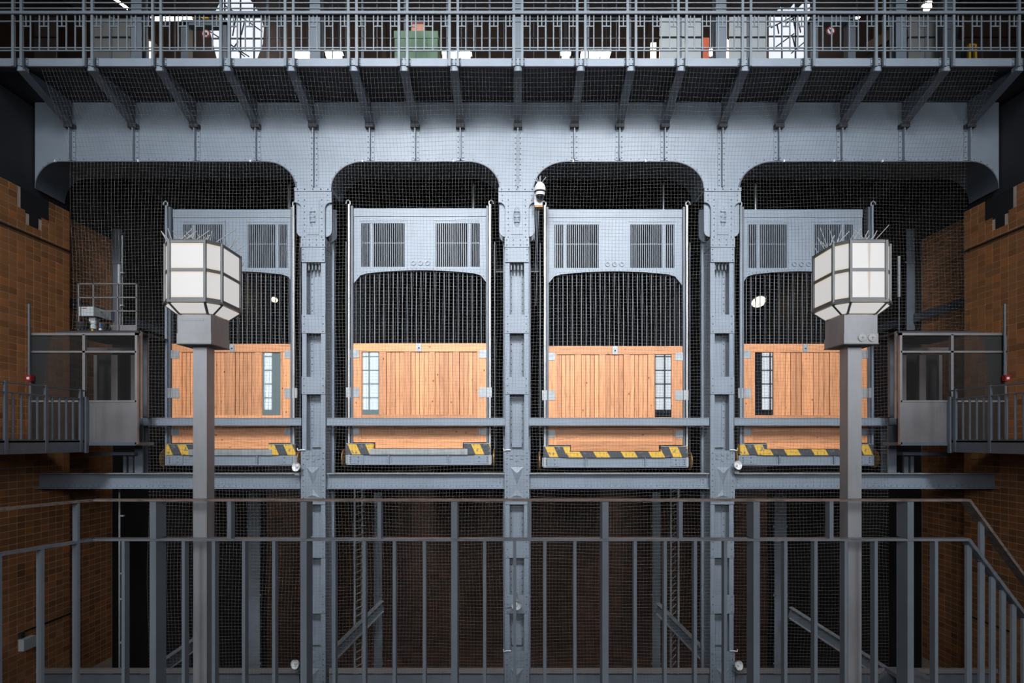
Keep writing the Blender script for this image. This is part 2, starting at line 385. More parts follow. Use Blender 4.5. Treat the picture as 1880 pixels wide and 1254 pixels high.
for x in BX:
    w = MB().side([(DE + .06, zb_t + .02), (DE + .06, zb_t - .07), (DG - .02, zb_b), (DG - .02, EYE + 6.7)], x - .012, x + .012).build('bracket', STEEL_D, gal)  # darker steel: dirt and shade of the bracket undersides put into the colour
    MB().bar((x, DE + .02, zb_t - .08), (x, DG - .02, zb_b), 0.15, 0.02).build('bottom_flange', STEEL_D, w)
    MB().box(x - .075, x + .075, DE - .015, DE + .06, zb_t - .085, zb_t - .005).build('tip_plate', STEEL, w)
    MB().box(x - .085, x + .085, DG - .11, DG, zb_b - .05, zb_b + .03).build('foot_block', UNDER, w)
    pl = MB().box(x - .12, x + .12, DE - .012, DE, zf0 + .005, zf1 - .005).build('splice_plate', STEEL, w)
rv = MB()
for x in BX:
    for dx in (-.105, -.03, .03, .105):
        for z in (zf0 + .03, zf1 - .03): rv.rivet(x + dx, DE - .012, z, .011)
rv.build('rivets', RIVET, gal, kind='stuff')

# upper railing
DR = 9.44
rail = thing('gallery_railing', (0, DR, pZ(107, DR)), 'tall blue-grey railing with geometric balusters along the upper gallery', 'railing')
def hz(y, t, name): MB().box(-9.9, 9.9, DR - t/2, DR + t/2, pZ(y, DR) - t/2, pZ(y, DR) + t/2).build(name, STEEL_R, rail)
hz(24, .045, 'handrail')
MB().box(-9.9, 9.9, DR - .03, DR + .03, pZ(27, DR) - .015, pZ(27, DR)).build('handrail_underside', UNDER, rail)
for y in (5.5, 15.5, 39.5, 88, 93): hz(y, .018, 'rail')
hz(-22, .018, 'rail'); hz(-10, .018, 'rail')
pz0, pz1 = pZ(122, DR), pZ(-40, DR)
posts = [x + q for x in BX for q in (-.073, .073)]
for x in posts: MB().box(x - .022, x + .022, DR - .02, DR + .02, pz0, pz1).build('post', STEEL_R, rail)
zh, zl, zc = pZ(25, DR), pZ(93, DR), pZ(48.5, DR)
p0 = [None, None, None]
def rep(idx, name, x, z, make):
    if p0[idx] is None:
        p0[idx] = (make(x, z).build(name, STEEL_R, rail), x, z)
    else: again(p0[idx][0], (x - p0[idx][1], 0, z - p0[idx][2]), rail)
for k in range(len(BX) - 1):
    a, b = BX[k] + .073, BX[k+1] - .073
    n = 5 if b - a < 0.85 else 7
    st = (b - a) / n
    for i in range(1, n): rep(0, 'baluster', a + i * st, 0, lambda x, z: MB().box(x - .01, x + .01, DR - .008, DR + .008, zl, zh))
    for i in range(0, n, 2):
        c = a + (i + .5) * st
        rep(1, 'short_baluster', c, 0, lambda x, z: MB().box(x - .009, x + .009, DR - .008, DR + .008, zc, zh))
        MB().box(c - st/2, c + st/2, DR - .007, DR + .007, zc - .009, zc + .009).build('crossbar', STEEL_R, rail)

# ================================================================== ARCHED GIRDER
gd = thing('arched_girder', (0, DG, pZ(345, DG)), 'wide riveted blue-grey plate girder with four rounded arches', 'girder')
zt, za, zc_ = EYE + 6.70, pZ(297, DG), pZ(346, DG)
ARCH = [(66, 545, 110, 490), (608, 918, 667, 862), (979, 1292, 1040, 1232), (1356, 1832, 1420, 1782)]
def arch_pts(a, n=10):                              # from left springing up, across, down to the right springing
    x0, x1, u0, u1 = [pX(q, DG) for q in a]; P = []
    for i in range(n + 1):
        t = math.pi / 2 * i / n; P.append((u0 - (u0 - x0) * math.cos(t), zc_ + (za - zc_) * math.sin(t)))
    for i in range(n + 1):
        t = math.pi / 2 * i / n; P.append((u1 + (x1 - u1) * math.sin(t), zc_ + (za - zc_) * math.cos(t)))
    return P
low = []
for a in ARCH: low += arch_pts(a)
def web_mesh(y0, y1):
    P = [(-WX + .01, zc_)] + low + [(WX - .01, zc_)]; n = len(P); m = MB()
    v = [(x, y, q) for y in (y0, y1) for (x, z) in P for q in (z, zt - .005)]
    f = []
    for i in range(n - 1):
        a, b, c, d = 2*i, 2*i+2, 2*i+3, 2*i+1
        f += [(a, b, c, d), (2*n+d, 2*n+c, 2*n+b, 2*n+a), (a, 2*n+a, 2*n+b, b)]
    return m.add(v, f)
web_mesh(DG, DG + .02).build('web_plate', STEEL, gd)
web_mesh(DG + .62, DG + .64).build('rear_web_plate', STEEL_N, gd)
for a in ARCH:
    P = arch_pts(a, 12); m = MB(); n = len(P); t = .015
    v = []
    for (x, z) in P: v += [(x, DG - .03, z), (x, DG + .66, z)]
    x0, x1 = P[0][0], P[-1][0]; xm = (x0 + x1) / 2
    for (x, z) in P: v += [(x + (t if x < xm else -t), DG - .03, z - t), (x + (t if x < xm else -t), DG + .66, z - t)]
    f = []
    for i in range(n - 1):
        f += [(2*i, 2*i+1, 2*i+3, 2*i+2), (2*n+2*i, 2*n+2*i+2, 2*n+2*i+3, 2*n+2*i+1), (2*i, 2*i+2, 2*n+2*i+2, 2*n+2*i), (2*i+1, 2*n+2*i+1, 2*n+2*i+3, 2*i+3)]
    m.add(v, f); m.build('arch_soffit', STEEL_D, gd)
rv = MB(); rs = MB()
for a in ARCH:
    P = arch_pts(a, 12)
    for k, (x, z) in enumerate(P):
        if k % 2 == 0: rv.rivet(x, DG, z + .05, .011)
    x = pX(a[2], DG)
    while x < pX(a[3], DG): rv.rivet(x, DG, za + .05, .010); x += .16
for k, x in enumerate(BX):
    over = any(abs(x - pX(c, DG)) < .1 for c in (579, 950, 1322))
    zb = zc_ if over else za + .02
    m = MB().box(x - .009, x + .009, DG - .09, DG, zb, zb_b - .02); m.box(x - .075, x + .075, DG - .014, DG, zb, zb_b + .15)
    m.build('stiffener', STEEL, gd)
    z = zb + .05
    while z < zb_b - .02:
        for dx in (-.048, .048): rv.rivet(x + dx, DG - .014, z, .013)
        z += .105
rv.build('rivets', RIVET, gd, kind='stuff')

# ================================================================== COLUMNS
def column(xc, label, side):
    X = (xc - CX) * DG / F; s = F / DG
    H = lambda y: pZ(y, DG)
    t = thing('riveted_column', (X, DG, BOT), label, 'column', 'three columns carrying the arches')
    rv = MB(); hw = .232; cap = .365; fl = .088
    def riv_rows(z0, z1, xs, step=.115, y=DG, r=.013):
        n = max(1, int((z1 - z0) / step)); st = (z1 - z0) / n
        for i in range(n + 1):
            for dx in xs: rv.rivet(X + dx, y, z0 + i * st, r)
    # shaft: two flanges, recessed web, rear chord
    zs = H(482)
    for sg in (-1, 1):
        MB().box(X + sg * hw, X + sg * (hw - fl), DG, DG + .03, BOT, zs).build('flange', STEEL, t)
        MB().box(X + sg * hw, X + sg * (hw - .02), DG + .03, DG + .36, BOT, zs).build('side_plate', STEEL, t)
        MB().box(X + sg * (hw + .05), X + sg * (hw - .03), DG + .36, DG + .44, BOT, H(430)).build('rear_angle', STEEL, t)
        MB().box(X + sg * .145, X + sg * .075, DG + .20, DG + .212, BOT, zs).build('web_angle', STEEL, t)
        riv_rows(BOT + 2.5, zs - .1, (sg * .11,), .135, DG + .20)
    MB().box(X - hw + .02, X + hw - .02, DG + .212, DG + .23, BOT, zs).build('web', STEEL, t)
    # battens
    for y0, y1 in ((578, 612), (692, 724), (918, 926), (992, 1024), (1092, 1126)):
        MB().box(X - hw - .003, X + hw + .003, DG - .016, DG, H(y1), H(y0)).build('batten_plate', STEEL, t)
        if y1 - y0 > 20: riv_rows(H(y1) + .035, H(y0) - .035, (-hw + .045, hw - .045), .10, DG - .016)
    # ornamented base plates
    for y0, y1 in ((827, 918), (1195, 1286)):
        z0, z1 = H(y1), H(y0)
        bp = MB().box(X - hw - .012, X + hw + .012, DG - .03, DG, z0, z1).build('ornamented_plate', STEEL, t)
        riv_rows(z0 + .05, z1 - .05, (-hw + .035, hw - .035), .105, DG - .03)
        MB().box(X - .15, X + .15, DG - .042, DG - .03, z0 + .03, z1 - .30).build('raised_panel', STEEL, bp)
        for dx, dz in ((-.11, .08), (0, .08), (.11, .08), (-.11, .15), (.11, .15), (0, .19)):
            MB().box(X + dx - .028, X + dx + .028, DG - .045, DG - .03, z1 - dz - .025, z1 - dz + .025).build('raised_square', STEEL, bp)
        q = MB(); c = (X, DG - .062, (z0 + z1) / 2 - .12)
        q.add([(X - .13, DG - .042, z1 - .33), (X + .13, DG - .042, z1 - .33), (X, DG - .042, z0 + .30), (X, DG - .085, z1 - .45)], [(0, 3, 1), (1, 3, 2), (2, 3, 0)])
        q.add([(X - .14, DG - .042, z0 + .05), (X + .14, DG - .042, z0 + .05), (X, DG - .042, z0 + .22), (X, DG - .07, z0 + .1)], [(0, 1, 3), (1, 2, 3), (2, 0, 3)])
        q.build('relief_ornament', STEEL, bp)
        # little ledge in the web just above
        MB().box(X - .1, X + .1, DG + .15, DG + .2, z1 + .06, z1 + .18).build('web_clip', STEEL, t)
    # capital
    z1, z0 = H(346.4), H(353)
    MB().box(X - cap, X + cap, DG - .05, DG + .46, z0, z1).build('cap_plate', STEEL, t)
    riv_rows((z0 + z1) / 2, (z0 + z1) / 2, (-.30, -.16, 0, .16, .30), 1, DG - .05)
    zA, zB = H(373), H(440)
    n = 6; R = .13
    P = [(X - cap, z0), (X - cap, zA)]
    P += [(X - cap + .02 + (cap - hw - .02) * math.sin(math.pi/2*i/n) , zA - R + R * math.cos(math.pi/2*i/n)) for i in range(n + 1)]
    P += [(X - hw, zB), (X + hw, zB)]
    P += [(X + cap - .02 - (cap - hw - .02) * math.sin(math.pi/2*i/n), zA - R + R * math.cos(math.pi/2*i/n)) for i in range(n, -1, -1)]
    P += [(X + cap, zA), (X + cap, z0)]
    cp = MB().prism(P, DG - .035, DG).build('capital_plate', STEEL, t)
    riv_rows(zB + .04, zA + .05, (-.17, .17), .11, DG - .035)
    for dx in (-.29, .29): riv_rows(zA + .04, zA + .14, (dx,), .1, DG - .035)
    MB().box(X - .115, X + .115, DG - .046, DG - .035, H(432), H(368)).build('ornament_panel', STEEL, cp)
    q = MB(); zc = (H(432) + H(368)) / 2; hh = .21; V = [(X, DG - .085, zc)]
    for i in range(12):
        a = 2*math.pi*i/12; V.append((X + .075 * math.cos(a), DG - .046, zc + hh * math.sin(a)))
    q.add(V, [(0, 1 + (i+1) % 12, 1 + i) for i in range(12)])
    for dz in (-.1, 0, .1): q.box(X - .05, X + .05, DG - .085, DG - .05, zc + dz - .012, zc + dz + .012)
    q.build('relief_ornament', STEEL, cp)
    # rounded wings beside the capital
    for sg in (-1, 1):
        for k, (yy0, yy1) in enumerate(((DG + .02, DG + .06), (DG + .30, DG + .34))):
            x_i, x_o = X + sg * (hw - .04), X + sg * (cap - .015)
            zb = H(436); r = .12
            Q = [(x_i, zA), (x_i, zb)] + [(x_o - sg * r + sg * r * math.sin(math.pi/2*i/5), zb + .02 + r - r * math.cos(math.pi/2*i/5)) for i in range(6)] + [(x_o, zA)]
            MB().prism(Q, yy0, yy1).build('capital_wing', STEEL, t)
    MB().box(X - hw - .01, X + hw + .01, DG - .045, DG + .4, H(455), H(438)).build('neck_plate', STEEL, t)
    MB().box(X - hw, X + hw, DG - .03, DG + .42, H(482), H(455)).build('neck_box', STEEL, t)
    riv_rows(H(451), H(442), (-.2, -.07, .07, .2), .09, DG - .045)
    riv_rows(H(478), H(459), (-.2, .2), .10, DG - .03)
    for k in range(4): MB().box(X - .13 + k * .07, X - .10 + k * .07, DG + .05, DG + .09, H(494), H(483)).build('vent_tooth', STEEL_D, t)
    rv.build('rivets', RIVET, t, kind='stuff')
    return t
column(576, 'riveted blue-grey column between the two left lift gates', -1)
column(949, 'middle riveted blue-grey column under the white dome camera', 0)
column(1325.5, 'riveted blue-grey column between the two right lift gates', 1)
# hall columns continuing above the gallery
for xc, lb in ((578, 'broad grey post rising above the left riveted column'), (950, 'broad grey post rising above the middle riveted column'), (1324, 'broad grey post rising above the right riveted column'),
               (250, 'broad grey post beside the pale panels at upper left'), (1655, 'broad grey post beside the pale panels at upper right')):
    D = 10.75; X = pX(xc, D); t = thing('gallery_post', (X, D, EYE + 6.8), lb, 'post', 'posts on the gallery')
    for nm, a in (('front_flange', (X - .105, X + .105, D, D + .02)), ('rear_flange', (X - .105, X + .105, D + .18, D + .2)), ('web', (X - .012, X + .012, D + .02, D + .18))):
        MB().box(*a, EYE + 6.8, 18).build(nm, STEEL, t)

# ================================================================== CROSS BEAMS BETWEEN COLUMNS
SP = [(258, 553, 'left end'), (600, 927, 'second bay from the left'), (971, 1302, 'third bay from the left'), (1348, 1645, 'right end')]
NM = ['the leftmost wooden gate', 'the second wooden gate from the left', 'the third wooden gate from the left', 'the rightmost wooden gate']
for k, (x0, x1, _) in enumerate(SP):
    D = DG + .04
    t = thing('guard_beam', (pX((x0+x1)/2, D), D, pZ(781, D)), 'flat grey guard beam crossing in front of ' + NM[k], 'beam', 'guard beams in front of the gates')
    m = MB().pbox(x0, x1, 768, 781, D, .012).build('web', STEEL, t)
    MB().pbox(x0, x1, 767, 768.3, D - .01, .12).build('top_flange', STEEL, t); MB().pbox(x0, x1, 780.2, 781.5, D - .01, .12).build('bottom_flange', STEEL_N, t)
    if k in (0, 3):
        a = (247, 262) if k == 0 else (1630, 1646)
        q = MB().pbox(a[0], a[1], 768, 868, D - .01, .03).build('end_post', STEEL_N, t)
        q = MB().pbox(a[0] + (13 if k == 0 else -12), a[1] + (9 if k == 0 else -14), 782, 868, D + .2, .03).build('end_post', STEEL_N, t)
for k, (x0, x1) in enumerate(((50, 551), (600, 927), (971, 1302), (1348, 1850))):
    D = DG + .02
    t = thing('landing_beam', (pX((x0+x1)/2, D), D, pZ(897, D)), 'deep riveted steel beam under ' + NM[k] + ', at landing height', 'beam', 'landing beams under the lifts')
    MB().pbox(x0, x1, 871, 896, D + .08, .014).build('web', STEEL, t)
    MB().pbox(x0, x1, 868.8, 870.6, D - .03, .24).build('top_flange', GALV, t); MB().pbox(x0, x1, 895.6, 897.6, D - .03, .24).build('bottom_flange', STEEL, t)
    MB().pbox(x0, x1, 889.5, 895.6, D + .066, .014).build('flange_angle', STEEL, t)
    rv = MB(); x = x0 + 6
    while x < x1 - 4: rv.rivet(pX(x, D), D + .066, pZ(892.6, D), .011); x += 11
    for xx in (x1 - 9,) if k < 3 else (x0 + 9,):
        for y in (875, 881, 887): rv.rivet(pX(xx, D), D + .08, pZ(y, D), .011)
    rv.build('rivets', RIVET, t, kind='stuff')
    # net hooks along the top edge
    for i in range(1, 5): MB().rod((pX(x0 + i*(x1-x0)/5, D), D - .02, pZ(869, D)), (pX(x0 + i*(x1-x0)/5, D), D - .03, pZ(866.5, D)), .006, 5).build('net_hook', GALV, t)
for k, (x0, x1) in enumerate(((40, 549), (604, 927), (971, 1304), (1350, 1850))):
    D = DG + .02
    t = thing('lower_beam', (pX((x0+x1)/2, D), D, pZ(1262, D)), 'low cross beam with a pale top edge far below ' + NM[k], 'beam', 'lower cross beams')
    MB().pbox(x0, x1, 1228, 1236.5, D, .05).build('top_edge', paint('pinkish_grey_edge', (0.24, 0.22, 0.22), .5), t)
    MB().pbox(x0, x1, 1238, 1262, D + .05, .015).build('web', STEEL_N, t); MB().pbox(x0, x1, 1260, 1262, D - .02, .2).build('bottom_flange', STEEL_N, t)

# ================================================================== LIFT CARS
DL = 10.98
def lift(i, gx0, gx1, hx0, hx1, gl, gr, ytop, ygate, grilles, pane, groups, planks, apron_mat, label):
    D = DL; Z = lambda y: pZ(y, D); Xp = lambda x: pX(x, D); oy = ygate - 631
    t = thing('vehicle_lift', (Xp((gx0+gx1)/2), D, Z(853 + oy * .5)), label, 'lift', 'row of four lifts')
    # header with arched lower edge, grilles cut out
    h = MB(); ya, yb = ytop + 27, ytop + 107
    g = sorted(grilles)
    h.box(Xp(hx0), Xp(hx1), D, D + .04, Z(ya), Z(ytop))
    xs = [hx0, g[0][0], g[0][1], g[1][0], g[1][1], hx1]
    for a in (0, 2, 4): h.box(Xp(xs[a]), Xp(xs[a+1]), D, D + .04, Z(yb), Z(ya))
    P = [(Xp(hx0), Z(yb)), (Xp(hx0), Z(ytop + 137))]; n = 20; xm = (hx0 + hx1) / 2; hwid = (hx1 - hx0) / 2
    for q in range(n + 1):
        u = -1 + 2*q/n; y = ytop + 113 + 9 * u*u + 16 * max(0, (abs(u) - .84) / .16) ** 2
        P.append((Xp(xm + u * (hwid - 1)), Z(y)))
    P += [(Xp(hx1), Z(ytop + 137)), (Xp(hx1), Z(yb))]
    h.prism(P, D, D + .04)
    hd = h.build('header_panel', STEEL, t)
    MB().box(Xp(hx0), Xp(hx1), D - .012, D, Z(ytop + 14.5), Z(ytop)).build('cap_strip', STEEL, hd)
    rv = MB()
    for q in range(31):
        u = -.93 + 1.86 * q / 30; y = ytop + 113 + 9*u*u + 16 * max(0, (abs(u) - .84) / .16) ** 2 - 2.5
        rv.rivet(Xp(xm + u * hwid), D, Z(y), .009)
    for (a, b) in g:
        for q in range(24): rv.rivet(Xp(a + (b - a) * (q + .5) / 24), D, Z(ya - 3), .006)
    rv.build('rivets', RIVET, hd, kind='stuff')
    for (a, b) in g:
        n = max(18, round((b - a) / 3.5)); st = (b - a) / n; first = None
        wide = int(n * (.25 if (a + b) / 2 < xm else .75))
        for q in range(n):
            xx = Xp(a + (q + .5) * st); w = (.16 if q != wide else .62) * st * D / F
            if q == wide or first is None:
                o = MB().box(xx - w, xx + w, D + .005, D + .03, Z(yb), Z(ya)).build('grille_slat', STEEL, hd)
                if q != wide: first = (o, xx)
            else: again(first[0], (xx - first[1], 0, 0), hd)
        MB().box(Xp(a), Xp(b), D + .035, D + .05, Z(ya + 36), Z(ya + 34)).build('grille_tie', STEEL_N, hd)
        MB().pbox(a - 3, b + 3, ya - 6, ya - 5, D - .006, .006).build('grille_moulding', STEEL, hd)
        MB().pbox(b + 3.2 if (a+b)/2 < xm else a - 4.2, b + 4.2 if (a+b)/2 < xm else a - 3.2, ya - 6, yb + 3, D - .006, .006).build('grille_moulding', STEEL, hd)
    for q in range(6): MB().pbox(xm - 18 + q * 6.6, xm - 15.4 + q * 6.6, ytop + 20, ytop + 92, D - .006, .006).build('pleat', STEEL, hd)
    for q in (-1, 0, 1): MB().lathe((Xp(xm + q * 13), D, Z(ytop + 100)), (0, -1, 0), [(0, .055), (.016, .05), (.016, .03), (.002, .026)], 14).build('embossed_ring', STEEL, hd)
    # guides
    for gx, sg in ((gl, 1), (gr, -1)):
        x = Xp(gx)
        gp = MB().box(x - .018, x + .018, D - .09, D - .05, Z(853 + oy), Z(ytop - 5)).build('guide_rail', BRIGHT if (gx, i) in ((gr, 0), (gl, 1), (gr, 1), (gl, 2), (gr, 2)) else STEEL, t)
        MB().box(x + sg * .03, x + sg * .075, D - .06, D + .06, Z(853 + oy), Z(ytop - 3)).build('guide_channel', STEEL_D, gp)
        MB().tube([(x + sg * .02, D - .07, Z(ytop - 4)), (x + sg * .02, D - .07, Z(ytop - 10)), (x - sg * .02, D - .07, Z(ytop - 13)), (x - sg * .06, D - .07, Z(ytop - 10)), (x - sg * .065, D - .07, Z(ytop - 6))], .014, 6).build('guide_hook', GALV, gp)
        MB().box(x - sg * .10, x - sg * .085, D + .02, D + .035, Z(850), Z(ytop + 60)).build('chain', STEEL_D, gp)
    # bars of the opening
    n = round((hx1 - hx0 - 8) / 8.6); st = (hx1 - hx0 - 8) / n; first = None
    for q in range(n + 1):
        x = Xp(hx0 + 4 + q * st)
        if first is None: first = (MB().box(x - .006, x + .006, D + .06, D + .072, Z(ygate + 2), Z(ytop + 108)).build('opening_bar', STEEL_N, t), x)
        else: again(first[0], (x - first[1], 0, 0), t)
    # dark car body: the dim inside is put into its colour
    MB().box(Xp(hx0), Xp(hx0) + .03, D + .3, D + 5.5, Z(845), Z(ytop)).build('car_wall', BLACK, t)
    MB().box(Xp(hx1) - .03, Xp(hx1), D + .3, D + 5.5, Z(845), Z(ytop)).build('car_wall', BLACK, t)
    MB().box(Xp(hx0), Xp(hx1), D + .3, D + 5.5, Z(ytop + 4), Z(ytop)).build('car_roof', BLACK, t)
    MB().box(Xp(hx0), Xp(hx1), D + .12, D + 5.5, Z(845), Z(840)).build('car_floor', BLACK, t)
    MB().box(Xp(hx0), Xp(hx1), D + 5.5, D + 5.55, Z(845), Z(ytop)).build('car_back', BLACK, t)
    # gate
    gy = lambda y: Z(y + oy); fy = D - .04
    yb_s, yb_c = 812, 823
    gt = MB().box(Xp(gx0), Xp(gx1), D + .01, D + .04, gy(yb_s), gy(631)).build('gate', WOOD_B, t)
    def wbox(x0, x1, y0, y1, nm, mat, dy=0.0): return MB().box(Xp(x0), Xp(x1), fy + dy, D + .012, gy(y1), gy(y0)).build(nm, mat, gt)
    s_l, s_r = gx0 + 17.5, gx1 - 17
    wbox(gx0, s_l, 646.2, yb_s, 'stile', WOOD_V); wbox(s_r, gx1, 646.2, yb_s, 'stile', WOOD_V)
    wbox(gx0, gx1, 631, 646, 'top_rail', WOOD_H)
    wbox(s_l + .3, s_r - .3, 761.5, 783.5, 'middle_rail', WOOD_H)
    for y0, y1, dy in ((784, 791.7, .012), (792, 805.7, .006), (806, yb_s, 0)): wbox(s_l + .3, s_r - .3, y0, y1, 'lower_board', WOOD_H, dy)
    c0, c1 = gx0 + 43, gx1 - 43
    MB().box(Xp(c0), Xp(c1), fy, D + .03, gy(yb_c), gy(yb_s + .3)).build('kick_board', WOOD_H, gt)
    px0, px1 = pane
    left = px0 < (gx0 + gx1) / 2
    MB().box(Xp(px0 + .8), Xp(px1 - .8), D - .008, D + .002, gy(761), gy(647)).build('pane', PANE_P if i in (0, 1) else PANE_D, gt)
    MB().box(Xp(px0), Xp(px0 + .8), fy + .01, D + .012, gy(761), gy(646.3)).build('pane_bead', WOOD_V, gt)
    MB().box(Xp(px1 - .8), Xp(px1), fy + .01, D + .012, gy(761), gy(646.3)).build('pane_bead', WOOD_V, gt)
    if left: a0, a1 = px1, s_r
    else: a0, a1 = s_l, px0
    if left and px0 > s_l + .5: wbox(s_l + .2, px0, 646.2, 761.2, 'stile', WOOD_V)
    if not left and px1 < s_r - .5: wbox(px1, s_r - .2, 646.2, 761.2, 'stile', WOOD_V)
    unit = (a1 - a0) / groups; sw = 12.5
    for q in range(groups):
        u0 = a0 + q * unit
        if left: st0, pl0 = u0, u0 + sw
        else: st0, pl0 = u0 + unit - sw, u0
        wbox(st0 + .4, st0 + sw - .4, 646.2, 761.2, 'stile', WOOD_V, .008)
        pw = (unit - sw) / planks
        for w in range(planks): wbox(pl0 + w * pw + .45, pl0 + (w + 1) * pw - .45, 646.3, 761.2, 'plank', WOOD_V, .026)
    # plates and latch
    for y0, y1 in ((643, 657.5), (712, 730), (785, 798.5)):
        wide = y0 == 712
        a = MB().box(Xp(gx0 - 2), Xp(gx0 + 13.5), fy - .012, fy, gy(y1), gy(y0)).build('hinge_plate', GALV, gt)
        b = MB().box(Xp(gx1 - 13.5), Xp(gx1 + 2.5), fy - .012, fy, gy(y1), gy(y0)).build('hinge_plate', GALV, gt)
        if wide:
            MB().box(Xp(gx0 - 10), Xp(gx0 - 1), fy - .03, fy, gy(y1), gy(y0)).build('slide_shoe', GALV, gt); MB().box(Xp(gx1 + 1), Xp(gx1 + 10), fy - .03, fy, gy(y1), gy(y0)).build('slide_shoe', GALV, gt)
    xm2 = (gx0 + gx1) / 2
    MB().box(Xp(xm2 - 4.8), Xp(xm2 + 4.8), fy - .012, fy, gy(646), gy(631.5)).build('latch_plate', GALV, gt)
    MB().lathe((Xp(xm2), fy - .012, gy(639.5)), (0, -1, 0), [(0, .016), (.004, .016)], 10).build('latch_hole', BLACK, gt)
    # platform edge
    pb = 852 + oy
    MB().box(Xp(gx0 - 8), Xp(gx1 + 8), D - .06, D - .04, Z(pb), Z(pb - 17)).build('platform_beam', STEEL, t)
    MB().box(Xp(gx0 - 8), Xp(gx1 + 8), D - .12, D + .05, Z(pb + 1), Z(pb - .5)).build('platform_flange', STEEL, t)
    rv = MB()
    for a, b in ((gx0 - 10, gx0 + 22), (gx1 - 22, gx1 + 10)):
        ep = MB().box(Xp(a), Xp(b), D - .085, D - .06, Z(pb - 1), Z(pb - 17)).build('end_plate', STEEL, t)
        for dx in (8, 23):
            for dy in (4, 8, 12):
                if dx == 23 and dy == 8: continue
                rv.rivet(Xp((a + dx) if a < xm2 else (b - dx)), D - .085, Z(pb - 1 - dy), .016)
    for u in (.28, .72):
        xx = gx0 + u * (gx1 - gx0)
        MB().box(Xp(xx) - .008, Xp(xx) + .008, D - .11, D - .06, Z(pb), Z(pb - 17)).build('beam_stiffener', STEEL, t)
        for dy in (4, 8, 12):
            for dx in (-4, 4): rv.rivet(Xp(xx + dx), D - .06, Z(pb - dy), .010)
    rv.build('bolts', STEEL_N, t, kind='stuff')
    MB().box(Xp(gx0 + 34), Xp(gx1 - 34), D - .11, D - .05, Z(pb - 17.5), Z(pb - 28)).build('apron', apron_mat, t)
    for a, b in ((gx0 - 8, gx0 + 41), (gx1 - 41, gx1 + 8)):
        bb = MB().box(Xp(a), Xp(b), D - .10, D + .02, Z(pb - 18), Z(pb - 37)).build('buffer_block', HZ_W, t)
        MB().box(Xp(a), Xp(b), D - .11, D + .02, Z(pb - 37), Z(pb - 38.2)).build('buffer_cap', GALV, bb)
    for xx in (gx0 - 15, gx1 + 14):
        MB().lathe((Xp(xx) - .02, D + .02, Z(pb - 11)), (1, 0, 0), [(0, .17), (.01, .195), (.03, .195), (.04, .17)], 20).build('side_roller', BRASS, t)
    return t
lift(0, 318, 538, 318, 541, 310, 542, 385, 632, [(336, 410), (455, 528)], (482, 517), 3, 5, GALV, 'leftmost lift with its pine gate half behind the left lantern post')
lift(1, 647, 893, 648, 896, 643, 900, 383, 631, [(663, 743), (800, 881)], (665, 697.5), 4, 4, GALV, 'second lift from the left, pine gate with pale pane at its left edge')
lift(2, 1005, 1252, 1004, 1253, 1000, 1259, 385, 636, [(1018, 1099), (1157, 1238)], (1201, 1233), 4, 4, HZ_A, 'third lift from the left, pine gate with window reflected in its right pane')
lift(3, 1363, 1590, 1360, 1583, 1357, 1597, 385, 632, [(1373, 1445), (1494, 1566)], (1384, 1419), 3, 4, HZ_A, 'rightmost lift with its pine gate half behind the right lantern post')
def bulkhead(px, py, D, r, label, tilt):
    X, Z = pX(px, D), pZ(py, D); t = thing('bulkhead_lamp', (X, D, Z), label, 'lamp')
    MB().lathe((X, D, Z + .05), (0, -.75, -1), [(0, r * 1.05), (.03, r * 1.05), (.04, r)], 18).build('base_ring', INOX_D, t)
    MB().lathe((X, D - .02, Z + .03), (0, -.75, -1), [(0, r * .95), (.04, r * .85), (.07, r * .5), (.08, .01)], 18).build('glass_dome', LAMP_B, t)
    c = MB()
    for a in (-.5, 0, .5): c.tube([(X + r * a * 1.6, D - .7*r, Z + r * .62), (X + r * a * 1.2, D - .10, Z - .05), (X + r * a * 1.6, D + .3*r, Z - r * .45)], .008, 5)
    c.build('wire_guard', INOX_D, t)
    ld = bpy.data.lights.new('bulkhead_bulb', 'POINT'); ld.energy = 3; ld.color = (1, .78, .5); ld.shadow_soft_size = r
    lo = bpy.data.objects.new('bulkhead_bulb', ld); COL.objects.link(lo); lo.location = (0, -.2, -.03); lo.parent = t
bulkhead(505, 552, 14.5, .09, 'small lit lamp inside the leftmost lift', 0)
bulkhead(1392, 556, 14.5, .20, 'round caged lamp glowing inside the rightmost lift', 0)

